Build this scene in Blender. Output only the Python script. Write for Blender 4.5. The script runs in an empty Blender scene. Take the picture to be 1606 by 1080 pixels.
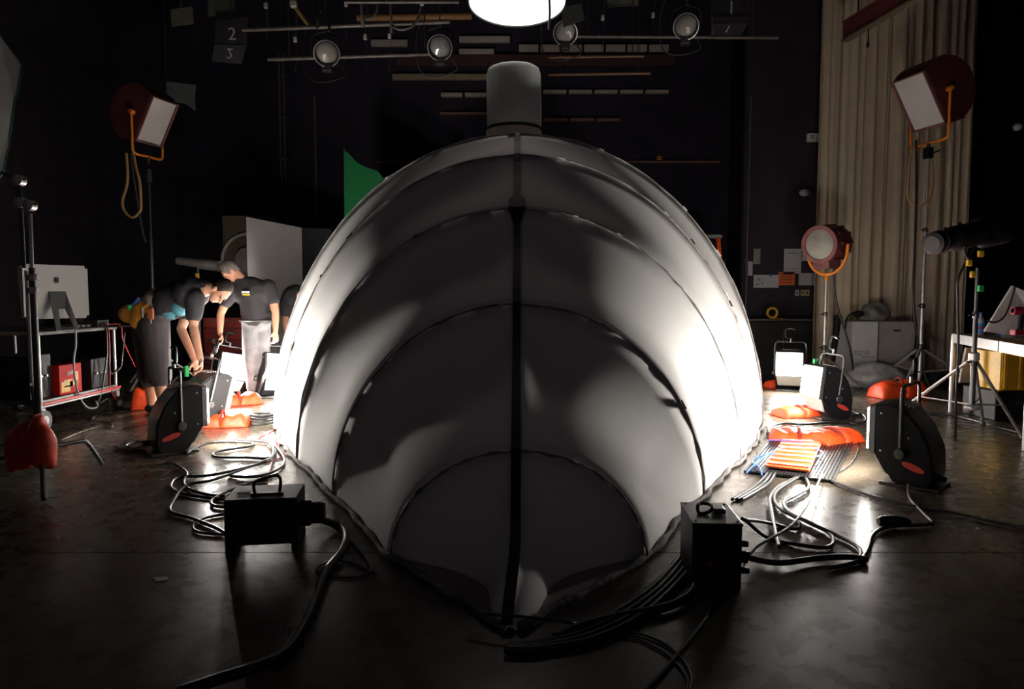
import bpy, bmesh, math, random
from mathutils import Vector, Matrix
random.seed(7)
SC = bpy.context.scene
COL = SC.collection
# ------------------------------------------------------------------ camera
F = 1100.0; CX, CY = 803.0, 540.0; CAMH = 1.2
PITCH = math.atan(75 / F)
cam_d = bpy.data.cameras.new('camera'); cam = bpy.data.objects.new('camera', cam_d); COL.objects.link(cam)
cam_d.sensor_width = 36; cam_d.lens = 36 * F / 1606; cam_d.clip_end = 100
cam.location = (0, 0, CAMH); cam.rotation_euler = (math.pi / 2 - PITCH, 0, 0)
SC.camera = cam
# ------------------------------------------------------------------ world, exposure
w = bpy.data.worlds.new('world'); SC.world = w; w.use_nodes = True
w.node_tree.nodes['Background'].inputs[0].default_value = (0.86, 0.77, 0.81, 1)
w.node_tree.nodes['Background'].inputs[1].default_value = 0.028
SC.view_settings.view_transform = 'Standard'; SC.view_settings.look = 'None'
SC.view_settings.exposure = 0; SC.view_settings.gamma = 1; SC.view_settings.use_curve_mapping = False
LAMP_L = 240.0        # radiance of the floor lamps' lit faces
DISC_L = 2.4         # radiance of the hanging disc light

# ------------------------------------------------------------------ helpers
def V(*a): return Vector(a)
def ray(px, py):
    x = (px - CX) / F; y = (CY - py) / F
    return Vector((x, math.cos(PITCH) + y * math.sin(PITCH), -math.sin(PITCH) + y * math.cos(PITCH)))
def P(px, py, Y):
    d = ray(px, py); return Vector((0, 0, CAMH)) + d * (Y / d.y)
def G(px, py, z=0.0):
    d = ray(px, py); return Vector((0, 0, CAMH)) + d * ((z - CAMH) / d.z)

MATS = {}
def mat(name, col, rough=0.6, metal=0.0, var=0.15, scale=8, bump=0.0, emit=None, estr=0, spec=0.5, alpha=None, trans=0):
    if name in MATS: return MATS[name]
    m = bpy.data.materials.new(name); m.use_nodes = True; nt = m.node_tree; b = nt.nodes['Principled BSDF']
    b.inputs['Roughness'].default_value = rough; b.inputs['Metallic'].default_value = metal
    b.inputs['Specular IOR Level'].default_value = spec
    tc = nt.nodes.new('ShaderNodeTexCoord'); nz = nt.nodes.new('ShaderNodeTexNoise')
    nz.inputs['Scale'].default_value = scale; nz.inputs['Detail'].default_value = 4
    nt.links.new(tc.outputs['Object'], nz.inputs['Vector'])
    r = nt.nodes.new('ShaderNodeValToRGB'); e = r.color_ramp.elements
    e[0].position = .3; e[1].position = .7
    e[0].color = (*[c * (1 - var) for c in col], 1); e[1].color = (*[min(1, c * (1 + var)) for c in col], 1)
    nt.links.new(nz.outputs['Fac'], r.inputs['Fac']); nt.links.new(r.outputs['Color'], b.inputs['Base Color'])
    if bump:
        bp = nt.nodes.new('ShaderNodeBump'); bp.inputs['Strength'].default_value = bump; bp.inputs['Distance'].default_value = .02
        nt.links.new(nz.outputs['Fac'], bp.inputs['Height']); nt.links.new(bp.outputs['Normal'], b.inputs['Normal'])
    if emit:
        b.inputs['Emission Color'].default_value = (*emit, 1); b.inputs['Emission Strength'].default_value = estr
    if trans: b.inputs['Transmission Weight'].default_value = trans
    if alpha is not None: b.inputs['Alpha'].default_value = alpha
    MATS[name] = m; return m

def tag(o, label=None, cat=None, group=None, kind=None):
    if label: o['label'] = label
    if cat: o['category'] = cat
    if group: o['group'] = group
    if kind: o['kind'] = kind
    return o
def thing(name, label, cat, loc=(0, 0, 0), rotz=0, group=None):
    o = bpy.data.objects.new(name, None); COL.objects.link(o); o.empty_display_size = .1
    o.location = loc; o.rotation_euler = (0, 0, rotz)
    return tag(o, label, cat, group)
def mworld(o):
    if o is None: return Matrix.Identity(4)
    return mworld(o.parent) @ o.matrix_basis

class MB:
    def __init__(s): s.v = []; s.f = []
    def add(s, vs, fs, M=None):
        n = len(s.v)
        s.v += [(M @ Vector(v)) if M else Vector(v) for v in vs]
        s.f += [tuple(n + i for i in f) for f in fs]; return s
    def box(s, c, d, M=None, bev=0.0):
        bm = bmesh.new(); bmesh.ops.create_cube(bm, size=1)
        for v in bm.verts: v.co = Vector((v.co.x * d[0] + c[0], v.co.y * d[1] + c[1], v.co.z * d[2] + c[2]))
        if bev: bmesh.ops.bevel(bm, geom=bm.edges[:], offset=bev, segments=2, affect='EDGES', profile=.5)
        return s.bm(bm, M)
    def bm(s, bm, M=None):
        bm.verts.index_update()
        s.add([v.co.copy() for v in bm.verts], [[v.index for v in f.verts] for f in bm.faces], M); bm.free(); return s
    def cone(s, a, b, r0, r1=None, n=16, M=None):
        r1 = r0 if r1 is None else r1
        a = Vector(a); b = Vector(b); d = (b - a).normalized()
        u = d.orthogonal().normalized(); w_ = d.cross(u)
        vs = []
        for p, r in ((a, r0), (b, r1)):
            for i in range(n):
                t = 2 * math.pi * i / n; vs.append(p + (u * math.cos(t) + w_ * math.sin(t)) * r)
        fs = [(i, (i + 1) % n, n + (i + 1) % n, n + i) for i in range(n)] + [tuple(range(n - 1, -1, -1)), tuple(range(n, 2 * n))]
        return s.add(vs, fs, M)
    def tube(s, pts, r, n=8, M=None, closed=False, smooth=4):
        pts = [Vector(p) for p in pts]
        if smooth and len(pts) > 2:
            q = []; L = len(pts)
            for i in range(L if closed else L - 1):
                if closed: p0, p1, p2, p3 = pts[i - 1], pts[i], pts[(i + 1) % L], pts[(i + 2) % L]
                else: p0, p1, p2, p3 = pts[max(i - 1, 0)], pts[i], pts[i + 1], pts[min(i + 2, L - 1)]
                for k in range(smooth):
                    t = k / smooth
                    q.append(.5 * ((2 * p1) + (p2 - p0) * t + (2 * p0 - 5 * p1 + 4 * p2 - p3) * t * t + (3 * p1 - p0 - 3 * p2 + p3) * t ** 3))
            if not closed: q.append(pts[-1])
            pts = q
        L = len(pts); vs = []; u = None
        for i, p in enumerate(pts):
            a = pts[i - 1] if (i or closed) else p; b = pts[(i + 1) % L] if (i < L - 1 or closed) else p
            d = b - a
            d = d.normalized() if d.length > 1e-9 else Vector((0, 0, 1))
            if u is None: u = d.orthogonal().normalized()
            else:
                u = u - d * u.dot(d)
                u = u.normalized() if u.length > 1e-6 else d.orthogonal().normalized()
            w_ = d.cross(u); rr = r(i / (L - 1)) if callable(r) else r
            for k in range(n):
                t = 2 * math.pi * k / n; vs.append(p + (u * math.cos(t) + w_ * math.sin(t)) * rr)
        fs = []
        for i in range(L if closed else L - 1):
            j = (i + 1) % L
            for k in range(n): fs.append((i * n + k, i * n + (k + 1) % n, j * n + (k + 1) % n, j * n + k))
        if not closed: fs += [tuple(range(n - 1, -1, -1)), tuple((L - 1) * n + k for k in range(n))]
        return s.add(vs, fs, M)
    def prism(s, poly, d, M=None):
        """poly: list of 3-D points in a plane; d: extrusion vector"""
        n = len(poly); d = Vector(d); poly = [Vector(p) for p in poly]
        vs = poly + [p + d for p in poly]
        fs = [tuple(range(n - 1, -1, -1)), tuple(range(n, 2 * n))] + [(i, (i + 1) % n, n + (i + 1) % n, n + i) for i in range(n)]
        return s.add(vs, fs, M)
    def ell(s, c, r, R=None, n=2, M=None):
        bm = bmesh.new(); bmesh.ops.create_icosphere(bm, subdivisions=n, radius=1)
        for v in bm.verts:
            q = Vector((v.co.x * r[0], v.co.y * r[1], v.co.z * r[2]))
            if R is not None: q = R @ q
            v.co = q + Vector(c)
        return s.bm(bm, M)
    def lathe(s, prof, M=None, n=24, ring=False):
        """prof: (radius, z) list round the z axis; ring: closed hollow section"""
        if ring: prof = list(prof) + [prof[0]]
        vs = []; 
        for r, z in prof:
            for k in range(n): t = 2 * math.pi * k / n; vs.append((r * math.cos(t), r * math.sin(t), z))
        fs = []
        for i in range(len(prof) - 1):
            for k in range(n): fs.append((i * n + k, i * n + (k + 1) % n, (i + 1) * n + (k + 1) % n, (i + 1) * n + k))
        if not ring: fs += [tuple(range(n - 1, -1, -1)), tuple((len(prof) - 1) * n + k for k in range(n))]
        return s.add(vs, fs, M)
    def build(s, name, m, parent=None, world=False, smooth=False, label=None, solid=0, fix=True):
        me = bpy.data.meshes.new(name)
        vs = s.v
        if world and parent is not None:
            inv = mworld(parent).inverted(); vs = [inv @ v for v in vs]
        me.from_pydata([tuple(v) for v in vs], [], s.f); me.update()
        if fix:
            bm = bmesh.new(); bm.from_mesh(me); bmesh.ops.recalc_face_normals(bm, faces=bm.faces); bm.to_mesh(me); bm.free()
        me.materials.append(m)
        if smooth:
            for p in me.polygons: p.use_smooth = True
            if smooth != 'all':
                try: me.set_sharp_from_angle(angle=math.radians(40))
                except Exception: pass
        o = bpy.data.objects.new(name, me); COL.objects.link(o); o.parent = parent
        if label: o['label'] = label
        if solid:
            sm = o.modifiers.new('solid', 'SOLIDIFY'); sm.thickness = solid; sm.offset = -1
        return o
def frame(loc, fwd, up=(0, 0, 1)):
    """matrix whose local +X is fwd, +Z near up"""
    x = Vector(fwd).normalized(); z = Vector(up); y = z.cross(x).normalized(); z = x.cross(y)
    M = Matrix((x, y, z)).transposed().to_4x4(); M.translation = Vector(loc); return M

def text(body, size, m, parent, M, name='lettering', ext=.001):
    cu = bpy.data.curves.new(name, 'FONT'); cu.body = body; cu.size = size; cu.extrude = ext; cu.align_x = 'CENTER'; cu.align_y = 'CENTER'
    t = bpy.data.objects.new(name, cu); COL.objects.link(t)
    dg = bpy.context.evaluated_depsgraph_get(); me = bpy.data.meshes.new_from_object(t.evaluated_get(dg))
    bpy.data.objects.remove(t); bpy.data.curves.remove(cu)
    me.transform((mworld(parent).inverted() if parent else Matrix.Identity(4)) @ M); me.materials.clear(); me.materials.append(m)
    o = bpy.data.objects.new(name, me); COL.objects.link(o); o.parent = parent; return o

# ------------------------------------------------------------------ materials
black_wall = mat('black paint wall', (.016, .0105, .024), .85, var=.35, scale=2.5, bump=.1)
brick_wall = mat('dark block wall', (.024, .018, .026), .8, var=.4, scale=3, bump=.15)
black_metal = mat('black metal', (.012, .012, .014), .38, .3, var=.2)
black_rubber = mat('black rubber', (.012, .012, .013), .42, var=.2, scale=20)
black_plastic = mat('black plastic', (.015, .014, .016), .5, var=.2, spec=.15)
grey_rubber = mat('grey rubber', (.055, .055, .06), .3, var=.2, scale=20)
steel = mat('chromed steel', (.62, .6, .6), .32, .6, var=.1)
dark_steel = mat('dark steel', (.12, .12, .12), .4, .8, var=.2)
pipe_grey = mat('grey pipe', (.16, .13, .12), .5, .4, var=.3)
fabric = mat('white fabric', (.84, .82, .8), .85, var=.02, scale=30, bump=.03)
hem_mat = mat('dark grey hem', (.17, .155, .15), .9, var=.4, scale=14, bump=.5)  # dark mottled grey, much darker than the shell fabric
tape_black = mat('black gaffer tape', (.012, .012, .012), .7, var=.3, scale=15, bump=.2)
tape_white = mat('white tape', (.8, .78, .75), .6, var=.05)
maroon = mat('maroon enamel', (.11, .022, .028), .45, var=.2)
maroon_light = mat('dusty maroon enamel', (.2, .07, .07), .5, var=.2)
orange = mat('orange enamel', (.8, .24, .02), .45, var=.1)
orange_bag = mat('orange vinyl', (.85, .075, .012), .5, var=.18, scale=12, bump=.3)
white_board = mat('white board', (.7, .69, .68), .7, var=.04)
lens_mat = mat('frosted lens', (.3, .285, .25), .25, var=.2, scale=5, spec=.7)
skin = mat('skin', (.62, .31, .2), .5, var=.08, scale=15)
green = mat('green fabric', (.0, .15, .035), .8, var=.1)
yellow = mat('yellow plastic', (.75, .42, .02), .5, var=.15)
red_paint = mat('red paint', (.55, .03, .03), .4, var=.1)
green_tape = mat('green tape', (.02, .5, .12), .5)
blue_rubber = mat('blue cable', (.05, .16, .6), .4)
red_rubber = mat('red cable', (.5, .04, .05), .45)
tan_rubber = mat('tan cable', (.45, .26, .1), .5)
paper = mat('paper', (.55, .54, .56), .8, var=.06)
plastic_bag = mat('clear plastic sheet', (.5, .5, .52), .3, var=.25, scale=14, bump=.6)
wood = mat('plywood', (.3, .2, .12), .6, var=.25)

# ------------------------------------------------------------------ setting
def struct(mb, name, m, parent=None): 
    o = mb.build(name, m, parent)
    if parent is None: o['kind'] = 'structure'
    return o
XL, XR, YB, ZT = -7.6, 9.2, 13.4, 7.2
def floor_material():
    m = bpy.data.materials.new('polished concrete'); m.use_nodes = True; nt = m.node_tree; b = nt.nodes['Principled BSDF']
    tc = nt.nodes.new('ShaderNodeTexCoord')
    n1 = nt.nodes.new('ShaderNodeTexNoise'); n1.inputs['Scale'].default_value = .9; n1.inputs['Detail'].default_value = 8; n1.inputs['Roughness'].default_value = .65
    n2 = nt.nodes.new('ShaderNodeTexNoise'); n2.inputs['Scale'].default_value = 9; n2.inputs['Detail'].default_value = 6
    nt.links.new(tc.outputs['Object'], n1.inputs['Vector']); nt.links.new(tc.outputs['Object'], n2.inputs['Vector'])
    r = nt.nodes.new('ShaderNodeValToRGB'); e = r.color_ramp.elements
    e[0].position = .3; e[1].position = .72; e[0].color = (.062, .05, .037, 1); e[1].color = (.13, .106, .076, 1)
    nt.links.new(n1.outputs['Fac'], r.inputs['Fac']); nt.links.new(r.outputs['Color'], b.inputs['Base Color'])
    mr = nt.nodes.new('ShaderNodeMapRange'); mr.inputs['From Min'].default_value = .3; mr.inputs['From Max'].default_value = .7
    mr.inputs['To Min'].default_value = .24; mr.inputs['To Max'].default_value = .32
    nt.links.new(n2.outputs['Fac'], mr.inputs['Value']); nt.links.new(mr.outputs['Result'], b.inputs['Roughness'])
    bp = nt.nodes.new('ShaderNodeBump'); bp.inputs['Strength'].default_value = .02; bp.inputs['Distance'].default_value = .02
    nt.links.new(n1.outputs['Fac'], bp.inputs['Height']); nt.links.new(bp.outputs['Normal'], b.inputs['Normal'])
    b.inputs['Specular IOR Level'].default_value = .35
    return m
fl = MB()
yj = G(280, 866).y
fl.box(((XL + XR) / 2, (-1 + yj - .004) / 2, -.05), (XR - XL, yj - .004 + 1, .1))
fl.box(((XL + XR) / 2, (YB + yj + .004) / 2, -.05), (XR - XL, YB - yj - .004, .1))
fl.box(((XL + XR) / 2, yj, -.055), (XR - XL, .012, .1))
struct(fl, 'floor', floor_material())
struct(MB().box(((XL + XR) / 2, YB + .1, ZT / 2), (XR - XL + .4, .2, ZT)), 'wall_back', black_wall)
struct(MB().box((XL - .1, YB / 2 - .5, ZT / 2), (.2, YB + 1, ZT)), 'wall_left', brick_wall)
struct(MB().box((XR + .1, YB / 2 - .5, ZT / 2), (.2, YB + 1, ZT)), 'wall_right', black_wall)
struct(MB().box(((XL + XR) / 2, YB / 2 - .5, ZT + .1), (XR - XL + .4, YB + 1, .2)), 'ceiling', black_wall)
# black flat that carries the notices, right of the shell
YF = 11.4
a = P(1163, 500, YF); b_ = P(1300, 500, YF)
struct(MB().box(((a.x + b_.x) / 2, YF + .08, 3.4), (b_.x - a.x, .12, 6.8)), 'wall_flat', brick_wall)

# ------------------------------------------------------------------ the ribbed shell
ST = [(2.44, .02, .02, 0)]  # Y, half width, height, sag of the panel that ends here
for (wpx, ybase, yapex, sag_) in ((204, 879, 706, .12), (295, 781, 476, .14), (352, 726, 326, .13), (378, 694, 242, .075), (386, 668, 209, .08)):
    Y_ = G(808, ybase).y; ST.append((Y_, wpx / F * Y_, P(808, yapex, Y_).z - .01, sag_))
ST += [(8.1, 2.5, 2.9, .06), (9.6, 2.35, 2.7, .06), (10.9, 1.8, 2.1, .06), (11.9, .95, 1.1, .06), (12.4, .3, .3, .03)]
def sagf(t): return 6.75 * t * t * (1 - t)      # deepest towards the larger hoop
def cxs(Y): return .0095 * Y - .03 * max(0, 1 - (Y - 2.44) / .3)
def shell_pt(w_, h_, Y, th, wob=0):
    return Vector((cxs(Y) - w_ * math.cos(th) * (1 + wob), Y, max(.008, h_ * math.sin(th) * (1 + wob))))
shell = thing('ribbed_shell', 'huge white fabric shell shaped like an upturned boat hull, hooped ribs and black spine', 'tent', (cxs(6), 6, 0))
NT, NU = 36, 14
for i in range(len(ST) - 1):
    (y0, w0, h0, _), (y1, w1, h1, sg) = ST[i], ST[i + 1]
    for side in (0, 1):
        mb = MB(); vs = []; fs = []
        for u in range(NU + 1):
            t = u / NU
            for k in range(NT + 1):
                th = (k / NT) * math.pi / 2
                if side: th = math.pi - th
                s_ = sg * sagf(t)
                sb = s_ * 1.7 if i == 0 else s_ * (.15 + .85 * min(1, math.sin(th) * 2.6))  # the hem is pinned straighter on the floor
                spine = 1 - .55 * math.exp(-((th - math.pi / 2) / .12) ** 2)      # the spine batten holds the crest up
                W = w0 + (w1 - w0) * t - sb; H = h0 + (h1 - h0) * t - s_ * spine
                W = max(W, .012); H = max(H, .012)
                wob = .004 * math.sin(th * 9 + i * 2) * math.sin(t * math.pi)
                p = shell_pt(W, H, y0 + (y1 - y0) * t, th, wob)
                vs.append(p)
        for u in range(NU):
            for k in range(NT):
                a0 = u * (NT + 1) + k; fs.append((a0, a0 + 1, a0 + NT + 2, a0 + NT + 1))
        mb.add(vs, fs); mb.build('fabric_panel', fabric, shell, world=True, smooth='all', solid=.005)
for i in range(1, len(ST) - 1):
    Y, W, H, _ = ST[i]
    rnd = random.Random(i)
    pts = []
    for k in range(61):
        th = math.pi * k / 60; pts.append(shell_pt(W + .006 + rnd.uniform(-.004, .004), H + .006 + rnd.uniform(-.004, .004), Y, th))
    MB().tube(pts, lambda t: .0055 + .002 * math.sin(t * 90), 8, smooth=2).build('rib', mat('darker rib edge', (.24, .22, .21), .85, var=.4, scale=9) if i < 3 else mat('grey rib edge', (.4, .38, .37), .8, var=.5, scale=9), shell, world=True, smooth='all')  # the front two ribs are a darker grey than the rest
    if i <= 5:
        for q in range(5 if i < 3 else 11):
            th = rnd.uniform(.25, math.pi - .25)
            p = shell_pt(W + .012, H + .012, Y - .012, th); tx = Vector((math.sin(th) * W, 0, math.cos(th) * H)).normalized()
            L = rnd.uniform(.025, .07)
            MB().box((0, 0, 0), (L, .02, .008), frame(p, tx, Vector((-math.cos(th), 0, math.sin(th)))), .003).build('tape_tab', tape_white if rnd.random() < .7 else tape_black, shell, world=True)
# black spine tape, following the crest
mb = MB(); vs = []; fs = []; n = 0
rnd = random.Random(3)
for i in range(0, 5):
    (y0, w0, h0, _), (y1, w1, h1, sg) = ST[i], ST[i + 1]
    for u in range(9):
        t = u / 8
        if u == 8 and i < 4: continue
        s_ = sg * sagf(t) * .45
        Y = y0 + (y1 - y0) * t; H = max(.02, h0 + (h1 - h0) * t - s_) + .012
        hw = (.016 + .006 * (i < 3)) * (1 + .5 * rnd.random() * (i >= 3))
        if i == 3 and u < 2: hw = .06
        c = Vector((cxs(Y) - .012, Y, H))
        vs += [c + V(-hw, 0, -.006), c + V(hw, 0, -.006), c + V(hw, 0, .008), c + V(-hw, 0, .008)]; n += 1
for k in range(n - 1):
    for q in range(4): fs.append((k * 4 + q, k * 4 + (q + 1) % 4, k * 4 + 4 + (q + 1) % 4, k * 4 + 4 + q))
fs += [(0, 1, 2, 3), tuple((n - 1) * 4 + q for q in (3, 2, 1, 0))]
mb.add(vs, fs).build('spine_tape', tape_black, shell, world=True, label='black tape along the spine')
# crumpled hem along the floor, both sides
for side in (-1, 1):
    rnd = random.Random(side + 5); pts = []
    for i in range(0, 8):
        (y0, w0, _, _), (y1, w1, _, _) = ST[i], ST[i + 1]
        for u in range(8):
            t = u / 8; Y = y0 + (y1 - y0) * t
            W = w0 + (w1 - w0) * t - (ST[i + 1][3] * sagf(t) * .15 if i else 0)
            pts.append(V(cxs(Y) + side * (W + .01 + rnd.uniform(-.012, .012)), Y, .016 + rnd.uniform(0, .008)))
    MB().tube(pts, lambda t: .014 + .005 * math.sin(t * 170 + side), 8, smooth=2).build('hem', hem_mat, shell, world=True, smooth='all')
# flat paper skirt laid on the floor inside the prow
mb = MB()
for side in (-1, 1):
    Y1, W1 = ST[1][0], ST[1][1]; q = [V(cxs(2.44), 2.45, .003), V(cxs(Y1) + side * W1, Y1, .003), V(cxs(Y1), Y1, .003)]
    mb.prism(q, (0, 0, .004))
mb.build('floor_skirt', mat('grey kraft paper', (.3, .27, .26), .85, var=.15, scale=10, bump=.2), shell, world=True)
MB().tube([G(735, 963, .06), G(800, 965, .07), G(880, 974, .05), G(905, 978, .03)], .006).build('tie_cord', black_rubber, shell, world=True)
# chimney on the crown
ch = P(806, 200, 7.3); ch.x = P(806, 200, 7.3).x
chz = P(806, 205, 7.3).z - .12
chim = thing('fabric_chimney', 'pale grey cloth-wrapped cylinder standing upright on the crown of the shell', 'chimney', (ch.x, 7.3, chz))
zt = P(806, 108, 7.3).z - chz
vs = []; n = 48; prof = [(.277, .14), (.277, .2), (.279, .3), (.278, .5), (.276, zt - .06), (.262, zt - .02), (.235, zt)]
mb = MB(); 
for j, (r, z) in enumerate(prof):
    for k in range(n):
        t = 2 * math.pi * k / n; rr = r + .005 * math.sin(3 * t + z * 6) + .003 * math.sin(11 * t)
        vs.append((rr * math.cos(t), rr * math.sin(t), z))
fs = [(i * n + k, i * n + (k + 1) % n, (i + 1) * n + (k + 1) % n, (i + 1) * n + k) for i in range(len(prof) - 1) for k in range(n)]
fs += [tuple(range(n - 1, -1, -1)), tuple((len(prof) - 1) * n + k for k in range(n))]
mb.add(vs, fs).build('cylinder_cover', mat('grey cloth', (.68, .72, .7), .8, var=.08, scale=4, bump=.1), chim, smooth=True)
MB().lathe([(.27, 0), (.285, .02), (.285, .11), (.265, .125)], n=40).build('collar', mat('beige collar', (.5, .44, .38), .8), chim, smooth=True)
MB().lathe([(.268, .122), (.283, .126), (.283, .142), (.268, .146)], n=40).build('band', tape_black, chim, smooth=True)

# ------------------------------------------------------------------ hanging disc light
dc = P(811, 4, 7.4)
disc = thing('disc_light', 'big round glowing white light hanging above the chimney', 'light', dc)
Mt = Matrix.Rotation(math.radians(-6), 4, 'X')
R = .505
MB().lathe([(R - .03, -.004), (R - .012, .004)], Mt, 48).build('diffuser', mat('glowing diffuser', (.9, .85, .8), .6, emit=(1, .9, .82), estr=DISC_L), disc, smooth=True)
MB().lathe([(R - .014, -.012), (R, -.012), (R + .004, .05), (R * .7, .16), (.1, .2), (.1, .19), (R * .7, .145), (R - .014, .04)], Mt, 48, True).build('rim', mat('green black rim', (.015, .03, .025), .5), disc, smooth=True)
MB().cone((0, .02, .18), (0, .02, ZT - dc.z - .01), .015).build('hanging_pipe', dark_steel, disc)
MB().tube([V(.3, -.37, -.02), V(.31, -.38, -.12), V(.315, -.37, -.25), V(.31, -.36, -.4)], .012).build('pull_cord', grey_rubber, disc, smooth=True)

# ------------------------------------------------------------------ floor lamps
lamp_glow = mat('lamp glass glowing', (.9, .9, .9), .3, emit=(1, .95, .88), estr=LAMP_L)
lamp_body_m = mat('lamp black enamel', (.013, .013, .015), .32, .2, var=.15)
lamp_rim_m = mat('lamp rim aluminium', (.3, .3, .3), .35, .8)
sticker = mat('red oval sticker', (.6, .05, .035), .5)
def floor_lamp(loc, yaw, label, tilt=0, scale=1.0, clampdir=1, glow=True, handle_z=.62, roll=0):
    """floor cyc light; local +X is where it shines; side profile as on the set, a hanging clamp on top of its yoke"""
    t = thing('floor_lamp', label, 'lamp', loc, yaw, 'floor lamps around the shell')
    M = Matrix.Scale(scale, 4) @ Matrix.Rotation(roll, 4, 'X') @ Matrix.Translation((0, 0, .02)) @ Matrix.Rotation(-tilt, 4, 'Y')
    hw = .165
    prof = [(.14, .17), (.15, .47), (.13, .5), (.04, .505), (-.04, .47), (-.13, .36), (-.19, .22), (-.2, .05), (-.17, .0), (.02, .0), (.06, .06)]
    bm = bmesh.new()
    a_ = [bm.verts.new((x, -hw, z)) for x, z in prof]; f0 = bm.faces.new(a_)
    r_ = bmesh.ops.extrude_face_region(bm, geom=[f0])
    for v in [g for g in r_['geom'] if isinstance(g, bmesh.types.BMVert)]: v.co.y = hw
    bmesh.ops.recalc_face_normals(bm, faces=bm.faces)
    bmesh.ops.bevel(bm, geom=bm.edges[:], offset=.012, segments=2, affect='EDGES')
    MB().bm(bm, M).build('housing', lamp_body_m, t, smooth=True)
    # front frame: four bars, then the lit glass
    fr = MB()
    for z in (.185, .475): fr.box((.155, 0, z), (.04, 2 * hw - .005, .022), M, .004)
    for y in (-1, 1): fr.box((.155, y * (hw - .012), .33), (.04, .022, .3), M, .004)
    fr.build('front_frame', lamp_rim_m, t)
    if glow:
        MB().box((.17, 0, .33), (.045, 2 * hw - .05, .268), M, .006).build('lit_glass', lamp_glow, t)
    # lower apron below the glass
    MB().prism([(.145, -hw + .01, .17), (.145, hw - .01, .17), (.085, hw - .03, .055), (.085, -hw + .03, .055)], (-.012, 0, -.004), M).build('apron', white_board, t)
    # vents on the top
    for k in range(4): MB().box((.005 - k * .022, 0, .503 - k * .006), (.01, .2, .012), M @ Matrix.Translation((0, 0, 0)), .002).build('vent_fin', steel, t)
    # yoke and clamp
    Y_ = MB().tube([(-.02, -hw - .02, .2), (-.02, -hw - .022, .35), (-.02, -hw - .018, handle_z - .04), (-.02, -hw + .03, handle_z), (-.02, 0, handle_z), (-.02, hw - .03, handle_z), (-.02, hw + .018, handle_z - .04), (-.02, hw + .022, .35), (-.02, hw + .02, .2)], .011, 8, M)
    Y_.build('yoke', dark_steel, t, smooth=True)
    cl = MB().cone((-.02, 0, handle_z), (-.02, 0, handle_z + .05), .012, M=M).build('clamp_stem', steel, t, smooth=True)
    c = handle_z + .05
    MB().tube([(-.02, 0, c), (-.02, -.05 * clampdir, c + .005), (-.02, -.065 * clampdir, c + .06), (-.02, -.05 * clampdir, c + .115), (-.02, .0, c + .125), (-.02, .05 * clampdir, c + .11)], .014, 8, M).build('hook_clamp', black_metal, t, smooth=True)
    for s in (-1, 1):
        k = MB().lathe([(.0, 0), (.032, 0), (.036, .01), (.03, .028), (.0, .03)], M @ Matrix.Translation((-.02, s * (hw + .02), .2)) @ Matrix.Rotation(-s * math.pi / 2, 4, 'X'), 16).build('pivot_knob', dark_steel, t, smooth=True)
        E = MB(); n = 20
        E.prism([(-.09 + .065 * math.cos(2 * math.pi * i / n) + .0, s * (hw + .0005), .12 + .022 * math.sin(2 * math.pi * i / n) + .02 * math.cos(2 * math.pi * i / n)) for i in range(n)], (0, s * .003, 0), M)
        E.build('oval_sticker', sticker, t, label='red oval sticker')
        for bx, bz in ((.1, .44), (.1, .2), (-.06, .3)):
            MB().ell((bx, s * (hw + .001), bz), (.008, .004, .008), n=1, M=M).build('bolt', steel, t)
    MB().box((-.06, 0, .01), (.34, .3, .02), Matrix.Scale(scale, 4), .005).build('foot_plate', dark_steel, t)
    MB().cone((-.18, .05, .06), (-.25, .05, .05), .022, .016, M=M).build('cable_gland', black_rubber, t, smooth=True)
    return t
def yaw_to(p, q): return math.atan2(q[1] - p[1], q[0] - p[0])
pA = G(272, 710); pA.y += .1
LA = floor_lamp(pA, math.atan2(.62, .8), 'black floor lamp seen from behind, foremost on the left beside the looping cables', clampdir=1)
pB = G(312, 668)
LB = floor_lamp(pB, math.atan2(.75, .7), 'dark floor lamp gripped by the bending man, green tape on its yoke', tilt=-.25)
pC = G(352, 622)
LC = floor_lamp(pC, math.atan2(-.72, .7), 'lit floor lamp between the two men on the left, its white face tilted', tilt=.18, handle_z=.6, roll=-.22)
pD = G(425, 622)
LD = floor_lamp(pD, math.atan2(-.62, .75), 'lit floor lamp half hidden behind the left edge of the white shell', tilt=.15, handle_z=.6, roll=-.12)
pE = G(1238, 612)
LE = floor_lamp(pE, math.atan2(-.92, -.42), 'lit floor lamp furthest back on the right, square white face to the camera', tilt=.0, handle_z=.6)
pF = G(1290, 655)
LF = floor_lamp(pF, math.atan2(-.15, -.97), 'lit floor lamp with green tape on its yoke beside orange sandbags on the right', tilt=.12)
pG = G(1418, 756)
LG = floor_lamp(pG, math.atan2(.7, -.71), 'black floor lamp edge-on, nearest on the right, a red sticker on its flank', tilt=.0)
MB().box((-.02, .19, .5), (.03, .03, .1)).build('tape_wrap', green_tape, LB, label='green tape')
MB().box((-.02, -.185, .52), (.03, .03, .1)).build('tape_wrap', green_tape, LF, label='green tape')

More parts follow.
